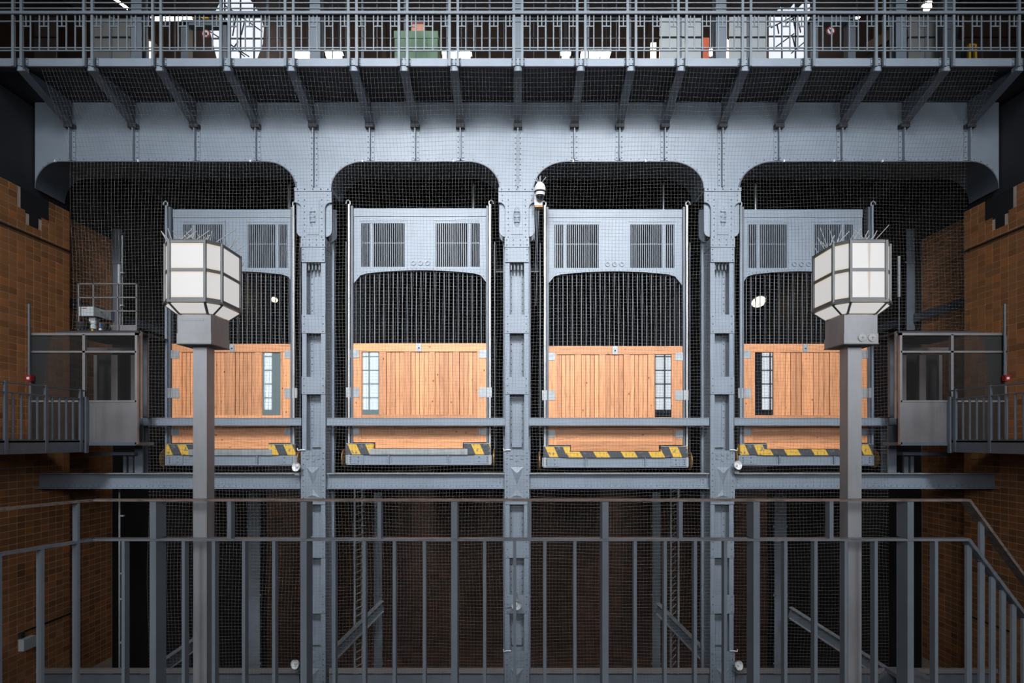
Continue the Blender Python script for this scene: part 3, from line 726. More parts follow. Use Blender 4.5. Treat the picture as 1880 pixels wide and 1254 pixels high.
# ================================================================== LANDING CABINS AT BOTH SIDES
def cabin(m, label, lbl_b, lbl_c):
    D = 10.02
    def mx(x): return x if m > 0 else 2 * 949 - x + (4 if x < 200 else 6)
    def B(x0, x1, y0, y1, d, tt): return MB().pbox(min(mx(x0), mx(x1)), max(mx(x0), mx(x1)), y0, y1, d, tt)
    t = thing('glazed_cabin', (pX(mx(156), D), D, pZ(818, D)), label, 'cabin', 'glazed landing cabins')
    for x0, x1, y0, y1, nm in ((53, 57, 611, 815, 'upright'), (151, 156, 614, 735, 'upright'), (247.5, 252, 611, 816, 'upright'), (53, 252, 611, 615.5, 'head_rail'), (53, 250, 644, 647.5, 'transom'), (53, 250, 735, 738.5, 'sill_rail')):
        B(x0, x1, y0, y1, D, .05).build(nm, CABIN, t)
    B(163, 247.5, 738.5, 812, D + .01, .02).build('kick_panel', CABIN, t)
    B(56, 163, 738.5, 806, D + .02, .015).build('kick_panel', pane_mat('smoky_panel', (.05, .04, .035), .35), t)
    for x0, x1, y0, y1 in ((57, 151, 615.5, 644), (156, 247.5, 615.5, 644), (57, 151, 647.5, 735), (156, 247.5, 647.5, 735)):
        B(x0, x1, y0, y1, D + .02, .008).build('pane', GLASS, t)
    B(150, 250, 812, 818, D, .5).build('floor_plate', STEEL_D, t)
    B(252.5, 258, 608, 768, D + .1, .06).build('side_channel', GALV, t); B(263, 270, 615, 766, D + .45, .06).build('side_channel', STEEL_D, t)
    # inner door frame and car
    D2 = D + 1.35
    for x0, x1 in ((172, 178), (204, 216), (240, 248)): B(x0, x1, 652, 735, D2, .06).build('inner_upright', CABIN, t)
    B(160, 246, 638, 645, D2, .06).build('inner_head', CABIN, t)
    B(178, 240, 650, 760, D2 + .4, .03).build('car_interior', BLACK, t)
    MB().box(min(pX(mx(100), D), pX(mx(251), D)), max(pX(mx(100), D), pX(mx(251), D)), D + .05, D + 1.28, pZ(610, D), pZ(606.5, D)).build('roof_plate', UNDER, t)
    # supports below
    B(160, 246, 830, 836, D + .5, .2).build('support_beam', STEEL_D, t); B(226, 232, 836, 868, D + .6, .05).build('support_post', STEEL_D, t); B(236, 244, 836, 868, D + .62, .05).build('support_post', STEEL_D, t)
    # balcony along the side wall
    sg = -m; xi = pX(mx(160), D); b = thing('side_balcony', (xi, 9.4, EYE - .25), lbl_b, 'balcony', 'side balconies')
    MB().box(xi, xi + sg * .03, 7.0, D, EYE - .235, EYE - .01).build('fascia_beam', STEEL_D, b)
    MB().box(xi, sg * WX, 7.0, D + .5, EYE - .05, EYE - .02).build('deck_plate', UNDER, b)
    MB().box(xi + sg * .05, xi + sg * .09, 7.0, D, EYE - .02, EYE + .02).build('deck_edge', RUST, b)
    for z, nm in ((.90, 'handrail'), (.74, 'mid_rail')): MB().box(xi - sg * .0, xi + sg * .035, 7.0, D, EYE + z, EYE + z + .022).build(nm, STEEL_D, b)
    y = 7.1; k = 0
    while y < D:
        pst = k % 5 == 4
        q = MB().box(xi - sg * (.01 if pst else 0), xi + sg * .03, y, y + (.055 if pst else .02), EYE - (.23 if pst else .0), EYE + (.93 if pst else .74))
        q.build('post' if pst else 'baluster', STEEL_D, b)
        y += .145; k += 1
    MB().box(xi - sg * .03, xi + sg * .03, D - .06, D, EYE - .25, EYE + .80).build('post', STEEL_D, b)
    # call point with conduit on the cabin upright
    cx = mx(51); Dc = 9.94
    c = thing('call_point', (pX(cx, Dc), Dc, pZ(700, Dc)), lbl_c, 'alarm button', 'red call points')
    MB().pbox(cx - 5, cx + 5, 688.5, 699.5, Dc, .078).build('housing', RED, c)
    MB().pbox(cx - 2.4, cx + 2.4, 692, 696.5, Dc - .006, .006).build('press_plate', WHITE, c)
    MB().rod((pX(cx - 2, Dc), Dc + .05, pZ(699, Dc)), (pX(cx - 2, Dc), Dc + .05, pZ(557, Dc)), .02, 8).build('conduit', STEEL_D, c)
    return t
cabin(1, 'glazed steel landing cabin at the left, machinery on its roof', 'narrow dark balcony with railing along the left tiled wall', 'small red call point beside the left glazed cabin')
cabin(-1, 'glazed steel landing cabin at the right, bare roof', 'narrow dark balcony with railing along the right tiled wall', 'small red call point beside the right glazed cabin')
# machinery on the left cabin roof
D = 10.6
t = thing('roof_cage', (pX(198, D), D, pZ(606, D)), 'open steel tube railing on the left cabin roof', 'railing')
for x in (144, 171, 216, 250): MB().pbox(x - 1.2, x + 1.2, 520, 606, D, .03).build('post', CABIN, t)
for y in (521, 546, 571): MB().pbox(144, 251, y - .9, y + .9, D, .025).build('rail', CABIN, t)
MB().pbox(190, 250, 597, 607, D + .04, .03).build('toe_board', CABIN, t)
t = thing('control_box', (pX(163, 10.45), 10.45, pZ(582, 10.45)), 'pale grey control box on the left cabin roof', 'box')
MB().pbox(145, 172, 563, 580, 10.45, .45).build('body', FROST, t); MB().pbox(147.5, 148.5, 563, 580, 10.44, .01).build('cover_joint', STEEL_D, t); MB().pbox(151, 158, 565.3, 566.6, 10.444, .006).build('name_strip', RED, t)
MB().pbox(151, 176, 580, 582.5, 10.47, .4).build('gland_plate', BLACK, t)
MB().pbox(163, 175, 582, 590, 10.5, .1).build('stand', GALV, t)
t = thing('hoist_motor', (pX(165, 10.4), 10.4, pZ(608, 10.4)), 'black hoist motor with blue can on the left cabin roof', 'motor')
MB().lathe((pX(143, 10.45), 10.5, pZ(598, 10.45)), (1, 0, 0), [(0, .06), (.02, .10), (.12, .10), (.14, .05)], 16).build('flywheel', BLACK, t)
MB().lathe((pX(168, 10.4), 10.45, pZ(603, 10.4)), (0, 0, 1), [(0, .05), (.07, .05), (.07, .04), (.10, .04), (.10, .055), (.15, .05)], 14).build('gear_housing', FROST, t)
MB().lathe((pX(181, 10.4), 10.45, pZ(608, 10.4)), (0, 0, 1), [(0, .025), (.06, .025)], 12).build('white_can_base', WHITE, t); MB().lathe((pX(181, 10.4), 10.45, pZ(602, 10.4)), (0, 0, 1), [(0, .026), (.10, .026)], 12).build('blue_can', BLUE, t)
MB().pbox(167.5, 170.5, 604, 609.5, 10.38, .03).build('yellow_tag', YELLOW, t); MB().pbox(142, 190, 606, 609, 10.4, .3).build('bed_plate', BLACK, t)
MB().lathe((pX(187, 10.4), 10.5, pZ(599, 10.4)), (1, 0, 0), [(0, .08), (.04, .08)], 14).build('brake_drum', BLACK, t)

# pipes, conduits and rear steel
def post(name, px, y0, y1, D, w, mat, label, cat, clamps=()):
    t = thing(name, (pX(px, D), D, pZ(y1, D)), label, cat)
    MB().rod((pX(px, D), D, pZ(y1, D)), (pX(px, D), D, pZ(y0, D)), w, 10).build('pipe', mat, t)
    for y in clamps: MB().pbox(px, px + 7, y - 1, y + 1.5, D - .02, .05).build('clamp', GALV, t)
post('vent_pipe', 219, 486, 622.5, 10.95, .032, GALV, 'pale vertical vent pipe standing on the left cabin roof', 'pipe', (500, 560))
post('thin_pipe', 224.5, 432, 623.5, 11.0, .012, GALV, 'thin pale conduit rising behind the roof vent pipe', 'pipe', ())
post('drain_pipe', 219.5, 898, 1228, 11.2, .018, GALV, 'long thin drain pipe hanging below the left cabin', 'pipe', (947, 1053, 1100, 1180))
def isec(name, px, w, y0, y1, D, mat, label, cat='column'):
    t = thing(name, (pX(px, D), D, pZ(y1, D)), label, cat, 'steel behind the lifts')
    MB().pbox(px - w/2, px + w/2, y0, y1, D, .03).build('front_flange', mat, t); MB().pbox(px - w*.08, px + w*.08, y0, y1, D + .03, .25).build('web', mat, t); MB().pbox(px - w/2, px + w/2, y0, y1, D + .28, .03).build('rear_flange', mat, t)
    for y in range(int(y0) + 60, int(y1), 126): MB().pbox(px - w*.6, px + w*.6, y, y + 3, D - .012, .012).build('splice_plate', mat, t)
    return t
isec('rear_column', 466, 22, 905, 1260, 14.5, STEEL_N, 'dark rear column seen below the leftmost lift')
isec('rear_column', 694, 15, 905, 1260, 15.2, STEEL_N, 'dark rear column beside the ladder at the second bay')
isec('rear_column', 1205, 15, 905, 1260, 15.2, STEEL_N, 'dark rear column beside the ladder at the third bay')
isec('rear_column', 1433, 22, 905, 1260, 14.5, STEEL_N, 'dark rear column seen below the rightmost lift')
isec('wall_stanchion', 1755, 34, 400, 1235, 12.4, STEEL_N, 'tall dark stanchion beside the right tiled wall')
isec('wall_stanchion', 1680, 30, 420, 606, 13.2, STEEL_N, 'dark stanchion above the right glazed cabin')
isec('wall_stanchion', 214, 14, 420, 606, 13.0, STEEL_N, 'dark stanchion above the left cabin roof')
ms = thing('mounting_strip', (pX(1660, 11.2), 11.2, pZ(626, 11.2)), 'pale upright metal strip rising above the right glazed cabin', 'strip')
MB().pbox(1649, 1653, 470, 545, 11.2, .04).build('strip', GALV, ms); MB().pbox(1650.2, 1651.8, 545, 627, 11.22, .02).build('stem', STEEL_D, ms)
for x, D, lb in ((659, 14.0, 'steel ladder hanging in the well left of the middle column'), (1240, 14.0, 'steel ladder hanging in the well right of the middle column')):
    t = thing('well_ladder', (pX(x, D), D, pZ(1250, D)), lb, 'ladder', 'ladders in the wells')
    for dx in (-8, 6): MB().pbox(x + dx - 1.6, x + dx + 1.6, 896, 1250, D + (.0 if dx < 0 else .25), .05).build('rail', GALV, t)
    f = None
    for k in range(26):
        z = pZ(905 + k * 13.4, D)
        if f is None: f = (MB().rod((pX(x - 8, D), D + .02, z), (pX(x + 6.5, D), D + .27, z + .06), .014, 6).build('rung', GALV, t), z)
        else: again(f[0], (0, 0, z - f[1]), t)
for (xa, ya, xb, yb, Da, Db, lb) in ((560, 1254, 702, 1112, 11.6, 14.2, 'sloping steel stair stringer left of the middle column'), (1342, 1254, 1207, 1116, 11.6, 14.2, 'sloping steel stair stringer right of the middle column'),
                                     (262, 1250, 372, 1172, 11.6, 13.8, 'sloping dark beam low behind the left lantern post'), (1640, 1246, 1450, 1124, 11.6, 13.8, 'sloping dark beam low behind the right lantern post')):
    a = Vector((pX(xa, Da), Da, pZ(ya, Da))); b = Vector((pX(xb, Db), Db, pZ(yb, Db)))
    t = thing('stair_stringer', a, lb, 'stringer'); MB().bar(a, b, .05, .26).build('plate', STEEL_N, t)
    MB().bar(a + Vector((0, -.03, .14)), b + Vector((0, -.03, .14)), .12, .02).build('top_flange', GALV, t); MB().bar(a + Vector((0, -.03, -.14)), b + Vector((0, -.03, -.14)), .12, .02).build('bottom_flange', GALV, t)
for sg, sd in ((-1, 'left'), (1, 'right')):
    x = sg * (WX - .02)
    MB().box(x - .012, x + .012, Y0W, Y1W, EYE + 4.00, EYE + 4.035).build('wall_cable', BLACK, None, 'dark cable strip running along the upper %s tiled wall' % sd, 'cable')
    MB().box(x - .012, x + .012, 10.35, Y1W, EYE - 3.74, EYE - 3.71).build('wall_cable', BLACK, None, 'dark cable strip low on the %s tiled wall' % sd, 'cable')
    yj = 10.62; xj = sg * (WX + .32)
    MB().box(xj - .06, xj - sg * .1, Y1W + .02, 15, EYE + 2.9, EYE + 3.1).build('well_beam', STEEL_D, None, 'dark level beam on the recessed %s wall behind the cabin' % sd, 'beam')
Df = 10.3; t = thing('wall_floodlight', (-WX + .06, Df, EYE - 4.02), 'grey box floodlight low on the left tiled wall', 'floodlight')
MB().box(-WX + .01, -WX + .07, Df - .06, Df + .02, EYE - 3.82, EYE - 3.72).build('bracket', BLACK, t); MB().box(-WX + .05, -WX + .16, Df - .10, Df + .16, EYE - 4.05, EYE - 3.83).build('housing', FROST, t)

# ================================================================== SPEAKERS, FLOODLIGHTS, DOME CAMERA
def dish(px, py, tgt, label):
    D = 10.42; c = Vector((pX(px, D), D, pZ(py, D))); ax = Vector(tgt)
    t = thing('dish_floodlight', c + Vector((0, .05, -.16)), label, 'floodlight', 'dish floodlights at the columns')
    MB().lathe(c - ax.normalized() * .04, ax, [(-.05, .03), (-.04, .05), (0, .078), (.04, .092), (.045, .092), (.035, .084), (.0, .06), (-.01, .02)], 20).build('reflector', WHITE, t)
    MB().lathe(c + ax.normalized() * -.04, ax, [(-.008, .022), (.02, .022), (.035, .008)], 10).build('bulb', FROST, t)
    MB().tube([c + Vector((0, .06, -.02)), c + Vector((0, .08, -.1)), c + Vector((0, .1, -.15))], .012, 6).build('arm', INOX_D, t)
    MB().box(c.x - .04, c.x + .04, c.y + .05, c.y + .17, c.z - .17, c.z - .12).build('clamp', GALV, t)
dish(543, 857, (-.35, -1, .1), 'white dish floodlight beside the left column at landing height')
dish(1355, 854, (.35, -1, .25), 'white dish floodlight beside the right column at landing height')
dish(541, 1220, (-.35, -1, .1), 'white dish floodlight low beside the left column')
dish(1357, 1222, (.35, -1, .25), 'white dish floodlight low beside the right column')
D = 10.4; c = Vector((pX(948, D), D, pZ(1109, D))); t = thing('horn_speaker', c + Vector((0, .12, -.1)), 'grey horn speaker on the lower middle column', 'speaker')
MB().lathe(c, (0, -1, -.15), [(-.14, .04), (-.08, .045), (-.02, .06), (.05, .10), (.055, .10), (.04, .085), (0, .045), (-.03, .03)], 22).build('horn', FROST, t)
MB().lathe(c, (0, -1, -.15), [(-.03, .03), (.02, .03), (.035, .02)], 12).build('driver_cone', WHITE, t)
MB().tube([c + Vector((-.05, .12, -.05)), c + Vector((-.13, .14, -.09)), c + Vector((-.2, .16, -.12))], .008, 5).build('cable', GALV, t)
MB().box(c.x - .02, c.x + .02, c.y + .1, c.y + .2, c.z - .02, c.z + .16).build('mount', INOX_D, t)
for px, py, sg, lb in ((552, 826, -1, 'short white pipe end on top of the left column plate'), (930, 826, -1, 'short white pipe end on top of the middle column plate'), (1348, 826, 1, 'short white pipe end on top of the right column plate'), (930, 1195, -1, 'short white pipe end on the lower middle column plate'), (1348, 1195, 1, 'short white pipe end on the lower right column plate')):
    D = DG - .06; MB().tube([(pX(px - sg * 8, D), D, pZ(py, D)), (pX(px, D), D, pZ(py, D)), (pX(px + sg * 5, D), D - .01, pZ(py + 1, D)), (pX(px + sg * 6, D), D, pZ(py - 3, D))], .012, 6).build('pipe_stub', WHITE, None, lb, 'pipe')
D = 10.35; cx, cz = pX(991.5, D), pZ(350, D); t = thing('dome_camera', (cx, D, pZ(374, D)), 'white dome security camera at the capital of the middle column', 'camera')
MB().lathe((cx, D, cz - .02), (0, 0, 1), [(0, .105), (.06, .108), (.10, .10), (.15, .07), (.18, .03), (.185, .005)], 24).build('hood', WHITE, t)
MB().lathe((cx, D, cz - .05), (0, 0, 1), [(0, .098), (.012, .112), (.03, .112)], 24).build('hood_ring', BLACK, t)
MB().lathe((cx, D, cz - .10), (0, 0, 1), [(0, .088), (.055, .100)], 24).build('lower_ring', WHITE, t)
MB().lathe((cx, D, cz - .19), (0, 0, 1), [(0, .012), (.015, .045), (.05, .075), (.095, .085)], 24).build('glass_dome', PANE_D, t)
MB().box(cx - .105, cx + .05, D + .07, D + .16, cz - .25, cz - .03).build('wall_box', WHITE, t)
MB().box(cx - .10, cx + .055, D + .06, D + .2, cz - .29, cz - .25).build('mount_foot', BRASS, t)
s = MB()
for k in range(12):
    a = random.uniform(-.5, .5); b = random.uniform(-.4, .4)
    s.rod((cx + a * .08, D, cz + .155), (cx + a * .26, D + b * .1, cz + .155 + random.uniform(.07, .13)), .004, 4)
s.build('bird_spikes', GALV, t, kind='stuff')
t = thing('cable_run', (pX(985, 10.5), 10.5, pZ(640, 10.5)), 'thin cables dropping below the white dome camera', 'cable')
for k in range(3): MB().rod((pX(984 + k * 2.5, 10.5), 10.5, pZ(374, 10.5)), (pX(981 + k * 1.5, 10.5), 10.55, pZ(440 + 60 * k, 10.5)), .005, 5).build('cable', STEEL_N, t)
for px, lb in ((866, 'thin pale rod hanging above the second lift'), (1215, 'thin pale rod hanging above the third lift'), (528, 'thin pale rod hanging above the leftmost lift'), (1384, 'thin pale rod hanging above the rightmost lift')):
    D = 11.6; MB().rod((pX(px + 3, D), D, pZ(407, D)), (pX(px + 3, D), D, pZ(335, D)), .02, 6).build('hanger_rod', GALV, None, lb, 'rod')

# ================================================================== NET
def net():
    m = MB(); rnd = random.Random(3)
    Y = 10.22; r = .0016; st = .064
    zt_, z_arch, z_mid, z_bot = pZ(122, DE), pZ(297, 10.4), pZ(606, Y), EYE - 5.2
    def yz(z):                                       # sheet: slopes in from the gallery edge, then hangs upright
        if z > z_arch: u = (z - z_arch) / (zt_ - z_arch); return Y + (DE + .02 - Y) * u
        return Y
    def wob(a, b): return .018 * math.sin(a * .83 + b * 1.9) + .012 * math.sin(a * 2.3 - b * 1.1)
    def line(P):
        n = 3; vs = []; fs = []
        for (p, ax) in P:
            for i in range(n):
                q = 2*math.pi*i/n; c, s_ = r * math.cos(q), r * math.sin(q)
                vs.append((p[0] + c, p[1] + s_, p[2]) if ax == 'z' else (p[0], p[1] + s_, p[2] + c))
        for k in range(len(P) - 1):
            fs += [(k*n+i, k*n+(i+1) % n, (k+1)*n+(i+1) % n, (k+1)*n+i) for i in range(n)]
        m.add(vs, fs)
    Xa = pX(132, Y); Xb = pX(1776, Y); Xc = pX(272, Y); Xd = pX(1632, Y)
    x = Xa
    while x < Xb:
        zb = z_bot if Xc < x < Xd else z_mid
        P = []; z = zt_
        while z > zb:
            P.append(((x + wob(x, z), yz(z) + .01 * math.sin(x + z), z), 'z')); z -= .45
        P.append(((x, yz(zb), zb), 'z')); line(P); x += st
    z = zt_
    while z > z_bot:
        a, b = (Xa, Xb) if z > z_mid else (Xc, Xd)
        P = []; x = a
        while x < b: P.append(((x, yz(z), z + wob(z * 1.3 + 2, x)), 'x')); x += .45
        P.append(((b, yz(z), z), 'x')); line(P); z -= st
    m.build('safety_net', NETM, None, 'fine grey wire safety net hung from the gallery in front of the lifts', 'net', kind='stuff')
net()
hk = [257, 462, 667, 833, 1052, 1184, 1437, 1528, 1617, 105]
for k, x in enumerate(hk):
    MB().box(pX(x, DG) - .014, pX(x, DG) + .014, DG - .06, DG - .03, za - .03, za + .012).build('net_hook', WHITE, gd)

# ================================================================== THINGS ON THE GALLERY
GZ = EYE + 6.80
def pale_panel(x0, x1, y0, D, label, mat=FROST):
    t = thing('pale_partition', (pX((x0+x1)/2, D), D, GZ), label, 'partition', 'pale partitions on the gallery')
    zt2 = pZ(y0, D); a, b = pX(x0, D), pX(x1, D); n = max(1, round((x1 - x0) / 36)); w = (b - a) / n; zm = pZ(69, D)
    for k in range(n):
        MB().box(a + k * w + .01, a + (k+1) * w - .01, D, D + .03, zm + .012, zt2).build('upper_panel', mat, t)
        MB().box(a + k * w + .01, a + (k+1) * w - .01, D, D + .03, GZ + .05, zm - .012).build('lower_panel', mat, t)
        if k: MB().box(a + k * w - .025, a + k * w + .025, D - .02, D + .05, GZ, zt2 + .03).build('post', STEEL_N, t)
    MB().box(a, b, D - .02, D + .05, zm - .012, zm + .012).build('cross_rail', BLACK, t); MB().box(a, b, D - .02, D + .05, GZ, GZ + .05).build('foot_rail', STEEL_D, t)
PGREY = paint('grey_partition_panel', (0.22, 0.22, 0.215), .5)
pale_panel(168, 240, 34, 10.9, 'dull grey partition left of the portal at the far upper left', PGREY)
pale_panel(1210, 1288, 33, 10.9, 'tall pale blue-grey partition left of the right gallery post', FROST)
pale_panel(1338, 1408, 24, 10.9, 'pale partition between the right gallery post and bright window', FROST)
pale_panel(1667, 1732, 24, 10.9, 'dull grey partition at the far upper right', PGREY)
pale_panel(62, 104, 30, 13.5, 'dim brown-grey partition at the top left corner', paint('dim_brown_panel', (.16, .12, .09), .8))
pale_panel(1770, 1868, 28, 13.5, 'dim brown partition at the top right corner', paint('dim_brown_panel_two', (.13, .085, .06), .8))
# green container with cardboard box and white cap on it
D = 10.35
t = thing('green_container', (pX(763, D), D + .3, GZ), 'green sheet-metal container behind the gallery railing', 'container')
for k in range(4): MB().box(pX(724 + k*20, D) + .004, pX(724 + (k+1)*20, D) - .004, D, D + .02, GZ + .05, pZ(71, D)).build('front_panel', GREEN, t)
MB().pbox(723, 804, 56.5, 70, D - .01, .7).build('lid', GREEN, t); MB().box(pX(724, D), pX(803, D), D + .02, D + .68, GZ, pZ(70.5, D)).build('body', GREEN, t)
t = thing('cardboard_box', (pX(764, D), D + .3, pZ(56.5, D)), 'tan cardboard box with red stripe on the green container', 'box')
MB().box(pX(752, D), pX(776, D), D + .15, D + .45, pZ(56.5, D), pZ(33, D)).build('body', CARD, t); MB().box(pX(751.5, D), pX(776.5, D), D + .14, D + .46, pZ(33, D), pZ(27.5, D)).build('lid', RED, t); MB().box(pX(754, D), pX(772, D), D + .144, D + .15, pZ(48, D), pZ(37, D)).build('pink_label', paint('pink_print', (.6, .25, .2), .6), t)
MB().lathe((pX(787, D), D + .2, pZ(56.5, D)), (0, 0, 1), [(0, .055), (.015, .05), (.03, .02)], 14).build('white_cap', WHITE, None, 'small white cap lying on the green container', 'cap')
t = thing('orange_board', (pX(1296, 10.9), 10.9, GZ), 'orange-red board standing beside the right gallery post', 'board')
MB().box(pX(1291, 10.9), pX(1302, 10.9), 10.9, 10.94, GZ + .1, pZ(69, 10.9)).build('panel', ORANGE, t); MB().box(pX(1291, 10.9), pX(1302, 10.9), 10.92, 11.1, GZ, GZ + .1).build('foot', STEEL_D, t)
# strip lamps hung from the gallery roof
def strip(x0, x1, y, D, label, n=2, h=4.5):
    a, b = pX(x0, D), pX(x1, D); t = thing('strip_lamp', ((a+b)/2, D, pZ(y + h, D)), label, 'lamp', 'strip lamps over the gallery')
    w = (b - a) / n
    MB().box(a - .03, b + .03, D + .02, D + .2, pZ(y - h, D), pZ(y - h, D) + .06).build('housing', STEEL_N, t)
    for k in range(n): MB().box(a + k*w + .02, a + (k+1)*w - .02, D, D + .15, pZ(y + h, D), pZ(y - h, D)).build('lit_tube', LAMP_W, t)
    for xx in (a + .1, b - .1): MB().box(xx - .01, xx + .01, D + .1, D + .12, pZ(y - h, D) + .06, 18).build('hanger', STEEL_N, t)
strip(538, 568, 98, 14.5, 'lit strip lamp just left of the left gallery post', 2)
strip(597, 626, 98, 14.5, 'lit strip lamp just right of the left gallery post', 2)
strip(803, 864, 99, 14.5, 'lit strip lamp between green container and middle gallery post', 3)
strip(1031, 1047, 98, 14.5, 'short lit strip lamp left of the dark head on the gallery', 1)
strip(1066, 1121, 97, 14.5, 'long lit strip lamp right of the dark head on the gallery', 3)
strip(275, 351, 29, 14.5, 'lit strip lamp at upper left above the grey partition', 4, 3)
strip(1572, 1584, 25, 14.5, 'short lit strip lamp beside the right portal', 1, 2.5)
strip(1702, 1712, 8, 13.5, 'bright short lamp near the top right corner', 1, 6)
for x0, x1, y0, lb in ((273.5, 281, 76, 'tall narrow lit lamp at upper left beside the grey post'), (1195, 1205, 78, 'tall narrow glint made to glow left of the pale blue-grey partition'), (1333, 1338.5, 72, 'tall narrow lit lamp right of the right gallery post')):
    D = 11.6; t = thing('upright_glow', (pX((x0+x1)/2, D), D, GZ), lb, 'lamp')
    MB().box(pX(x0, D), pX(x1, D), D, D + .06, pZ(108, D), pZ(y0, D)).build('lit_panel', glow('lit_upright', (1, .84, .66), 1.6), t); MB().box(pX(x0, D), pX(x1, D), D, D + .06, GZ, pZ(108, D)).build('stand', STEEL_D, t)  # the one left of the partition is a door-lit glint, made to glow
D = 11.2; t = thing('bare_lamp', (pX(1305, D), D, GZ), 'small glaring bare lamp beside the orange-red board', 'lamp')
MB().lathe((pX(1305, D), D, pZ(103, D)), (0, 0, 1), [(0, .02), (.03, .04), (.09, .05), (.14, .03), (.17, .01)], 12).build('bulb', LAMP_W, t); MB().rod((pX(1305, D), D, GZ), (pX(1305, D), D, pZ(103, D)), .015, 6).build('stem', STEEL_D, t)
# daylit windows of the hall
def day_window(name, pts, D, verticals, levels, diag, label):
    xs = [p[0] for p in pts]; t = thing(name, (pX(sum(xs)/len(xs), D), D, pZ(115, D)), label, 'window', 'daylit hall windows')
    MB().prism([(pX(x, D), pZ(y, D)) for x, y in pts], D, D + .02).build('glazing', DAY, t)
    for x in verticals: MB().pbox(x - 1, x + 1, -14, 112, D - .06, .05).build('glazing_bar', STEEL_D, t)
    for y in levels: MB().pbox(min(xs), max(xs), y - .8, y + .8, D - .06, .05).build('glazing_bar', STEEL_D, t)
    for (a, b, c, d) in diag: MB().bar((pX(a, D), D - .1, pZ(b, D)), (pX(c, D), D - .1, pZ(d, D)), .03, .03, (0, 1, 0)).build('diagonal_bar', STEEL_D, t)  # dark diagonal bars across the glazing
day_window('arched_window', [(384, 52), (399, 112), (470, 112), (482, 80), (484, 50), (478, 28), (466, 8), (450, -12), (420, -12), (404, 4), (396, 20), (392, 34), (386, 40)], 18.0, (412, 441, 466), (31, 70), ((415, 14, 484, 62), (385, 60, 460, 108), (418, 78, 452, 108), (436, 36, 430, 70), (452, 42, 446, 68), (440, 80, 428, 98)), 'bright arched window behind the railing at upper left')
day_window('slanting_window', [(1412, 30), (1412, 112), (1484, 112), (1487, 100), (1487, 4), (1478, 2), (1462, 18), (1458, 6), (1448, 18), (1434, 12), (1424, 22)], 18.0, (1436, 1461), (28, 66), ((1413, 55, 1462, 30), (1440, 48, 1487, 16), (1424, 50, 1427, 66), (1453, 36, 1458, 64), (1463, 44, 1467, 64), (1422, 90, 1455, 66), (1450, 102, 1487, 70), (1452, 70, 1457, 92)), 'bright window with slanting top at upper right')
def portal(x0, x1, hx0, hx1, y, sx, label, lbl_s):
    D = 11.0; t = thing('steel_portal', (pX((x0+x1)/2, D), D, GZ), label, 'portal', 'steel portals on the gallery')
    for a in (x0, x1): MB().box(pX(a - 7, D), pX(a + 7, D), D, D + .15, GZ, pZ(y + 10, D)).build('jamb', STEEL_N, t)
    MB().pbox(x0 - 7, x1 + 7, y + 6, y + 16, D, .15).build('lintel', STEEL_N, t)
    MB().pbox(hx0, hx1, y - 4, y + 3.5, D - .02, .04).build('hazard_band', HZ_P, t); MB().pbox(hx0 + 4, hx0 + 6, y + 3.5, y + 6, D, .03).build('stay', STEEL_D, t); MB().pbox(hx1 - 6, hx1 - 4, y + 3.5, y + 6, D, .03).build('stay', STEEL_D, t)
    s = thing('round_sign', (pX(sx, D), D - .1, pZ(58 + y - 30 + 8, D)), lbl_s, 'sign', 'round prohibition signs'); sy = y + 28
    c = (pX(sx, D), D + .06, pZ(sy, D))
    MB().lathe(c, (0, -1, 0), [(0, .088), (.008, .088)], 24).build('plate', WHITE, s)
    R = MB(); n = 24
    for k in range(n):
        a0, a1 = 2*math.pi*k/n, 2*math.pi*(k+1)/n
        R.add([(c[0] + q*math.cos(a), c[1] - .011, c[2] + q*math.sin(a)) for a in (a0, a1) for q in (.068, .088)], [(0, 1, 3, 2)])
    R.build('red_ring', RED, s)
    MB().bar((c[0] - .05, c[1] - .014, c[2] + .05), (c[0] + .05, c[1] - .014, c[2] - .05), .012, .004, (.7, 0, .7)).build('red_slash', RED, s)
    q = MB().box(c[0] - .012, c[0] + .03, c[1] - .012, c[1] - .009, c[2] - .035, c[2] + .02); q.box(c[0] - .03, c[0] - .008, c[1] - .012, c[1] - .009, c[2] - .005, c[2] + .03); q.build('black_pictogram', BLACK, s)
    MB().rod((c[0], c[1] - .0, c[2] + .08), (c[0], c[1], pZ(y + 15.5, D)), .004, 5).build('hanger', STEEL_D, s)
portal(339, 409, 352, 400, 30, 375, 'grey steel portal with hazard band at upper left', 'round red-rimmed prohibition sign hanging at upper left')
portal(1495, 1564, 1505, 1557, 25, 1528, 'grey steel portal with hazard band at upper right', 'round red-rimmed prohibition sign hanging at upper right')
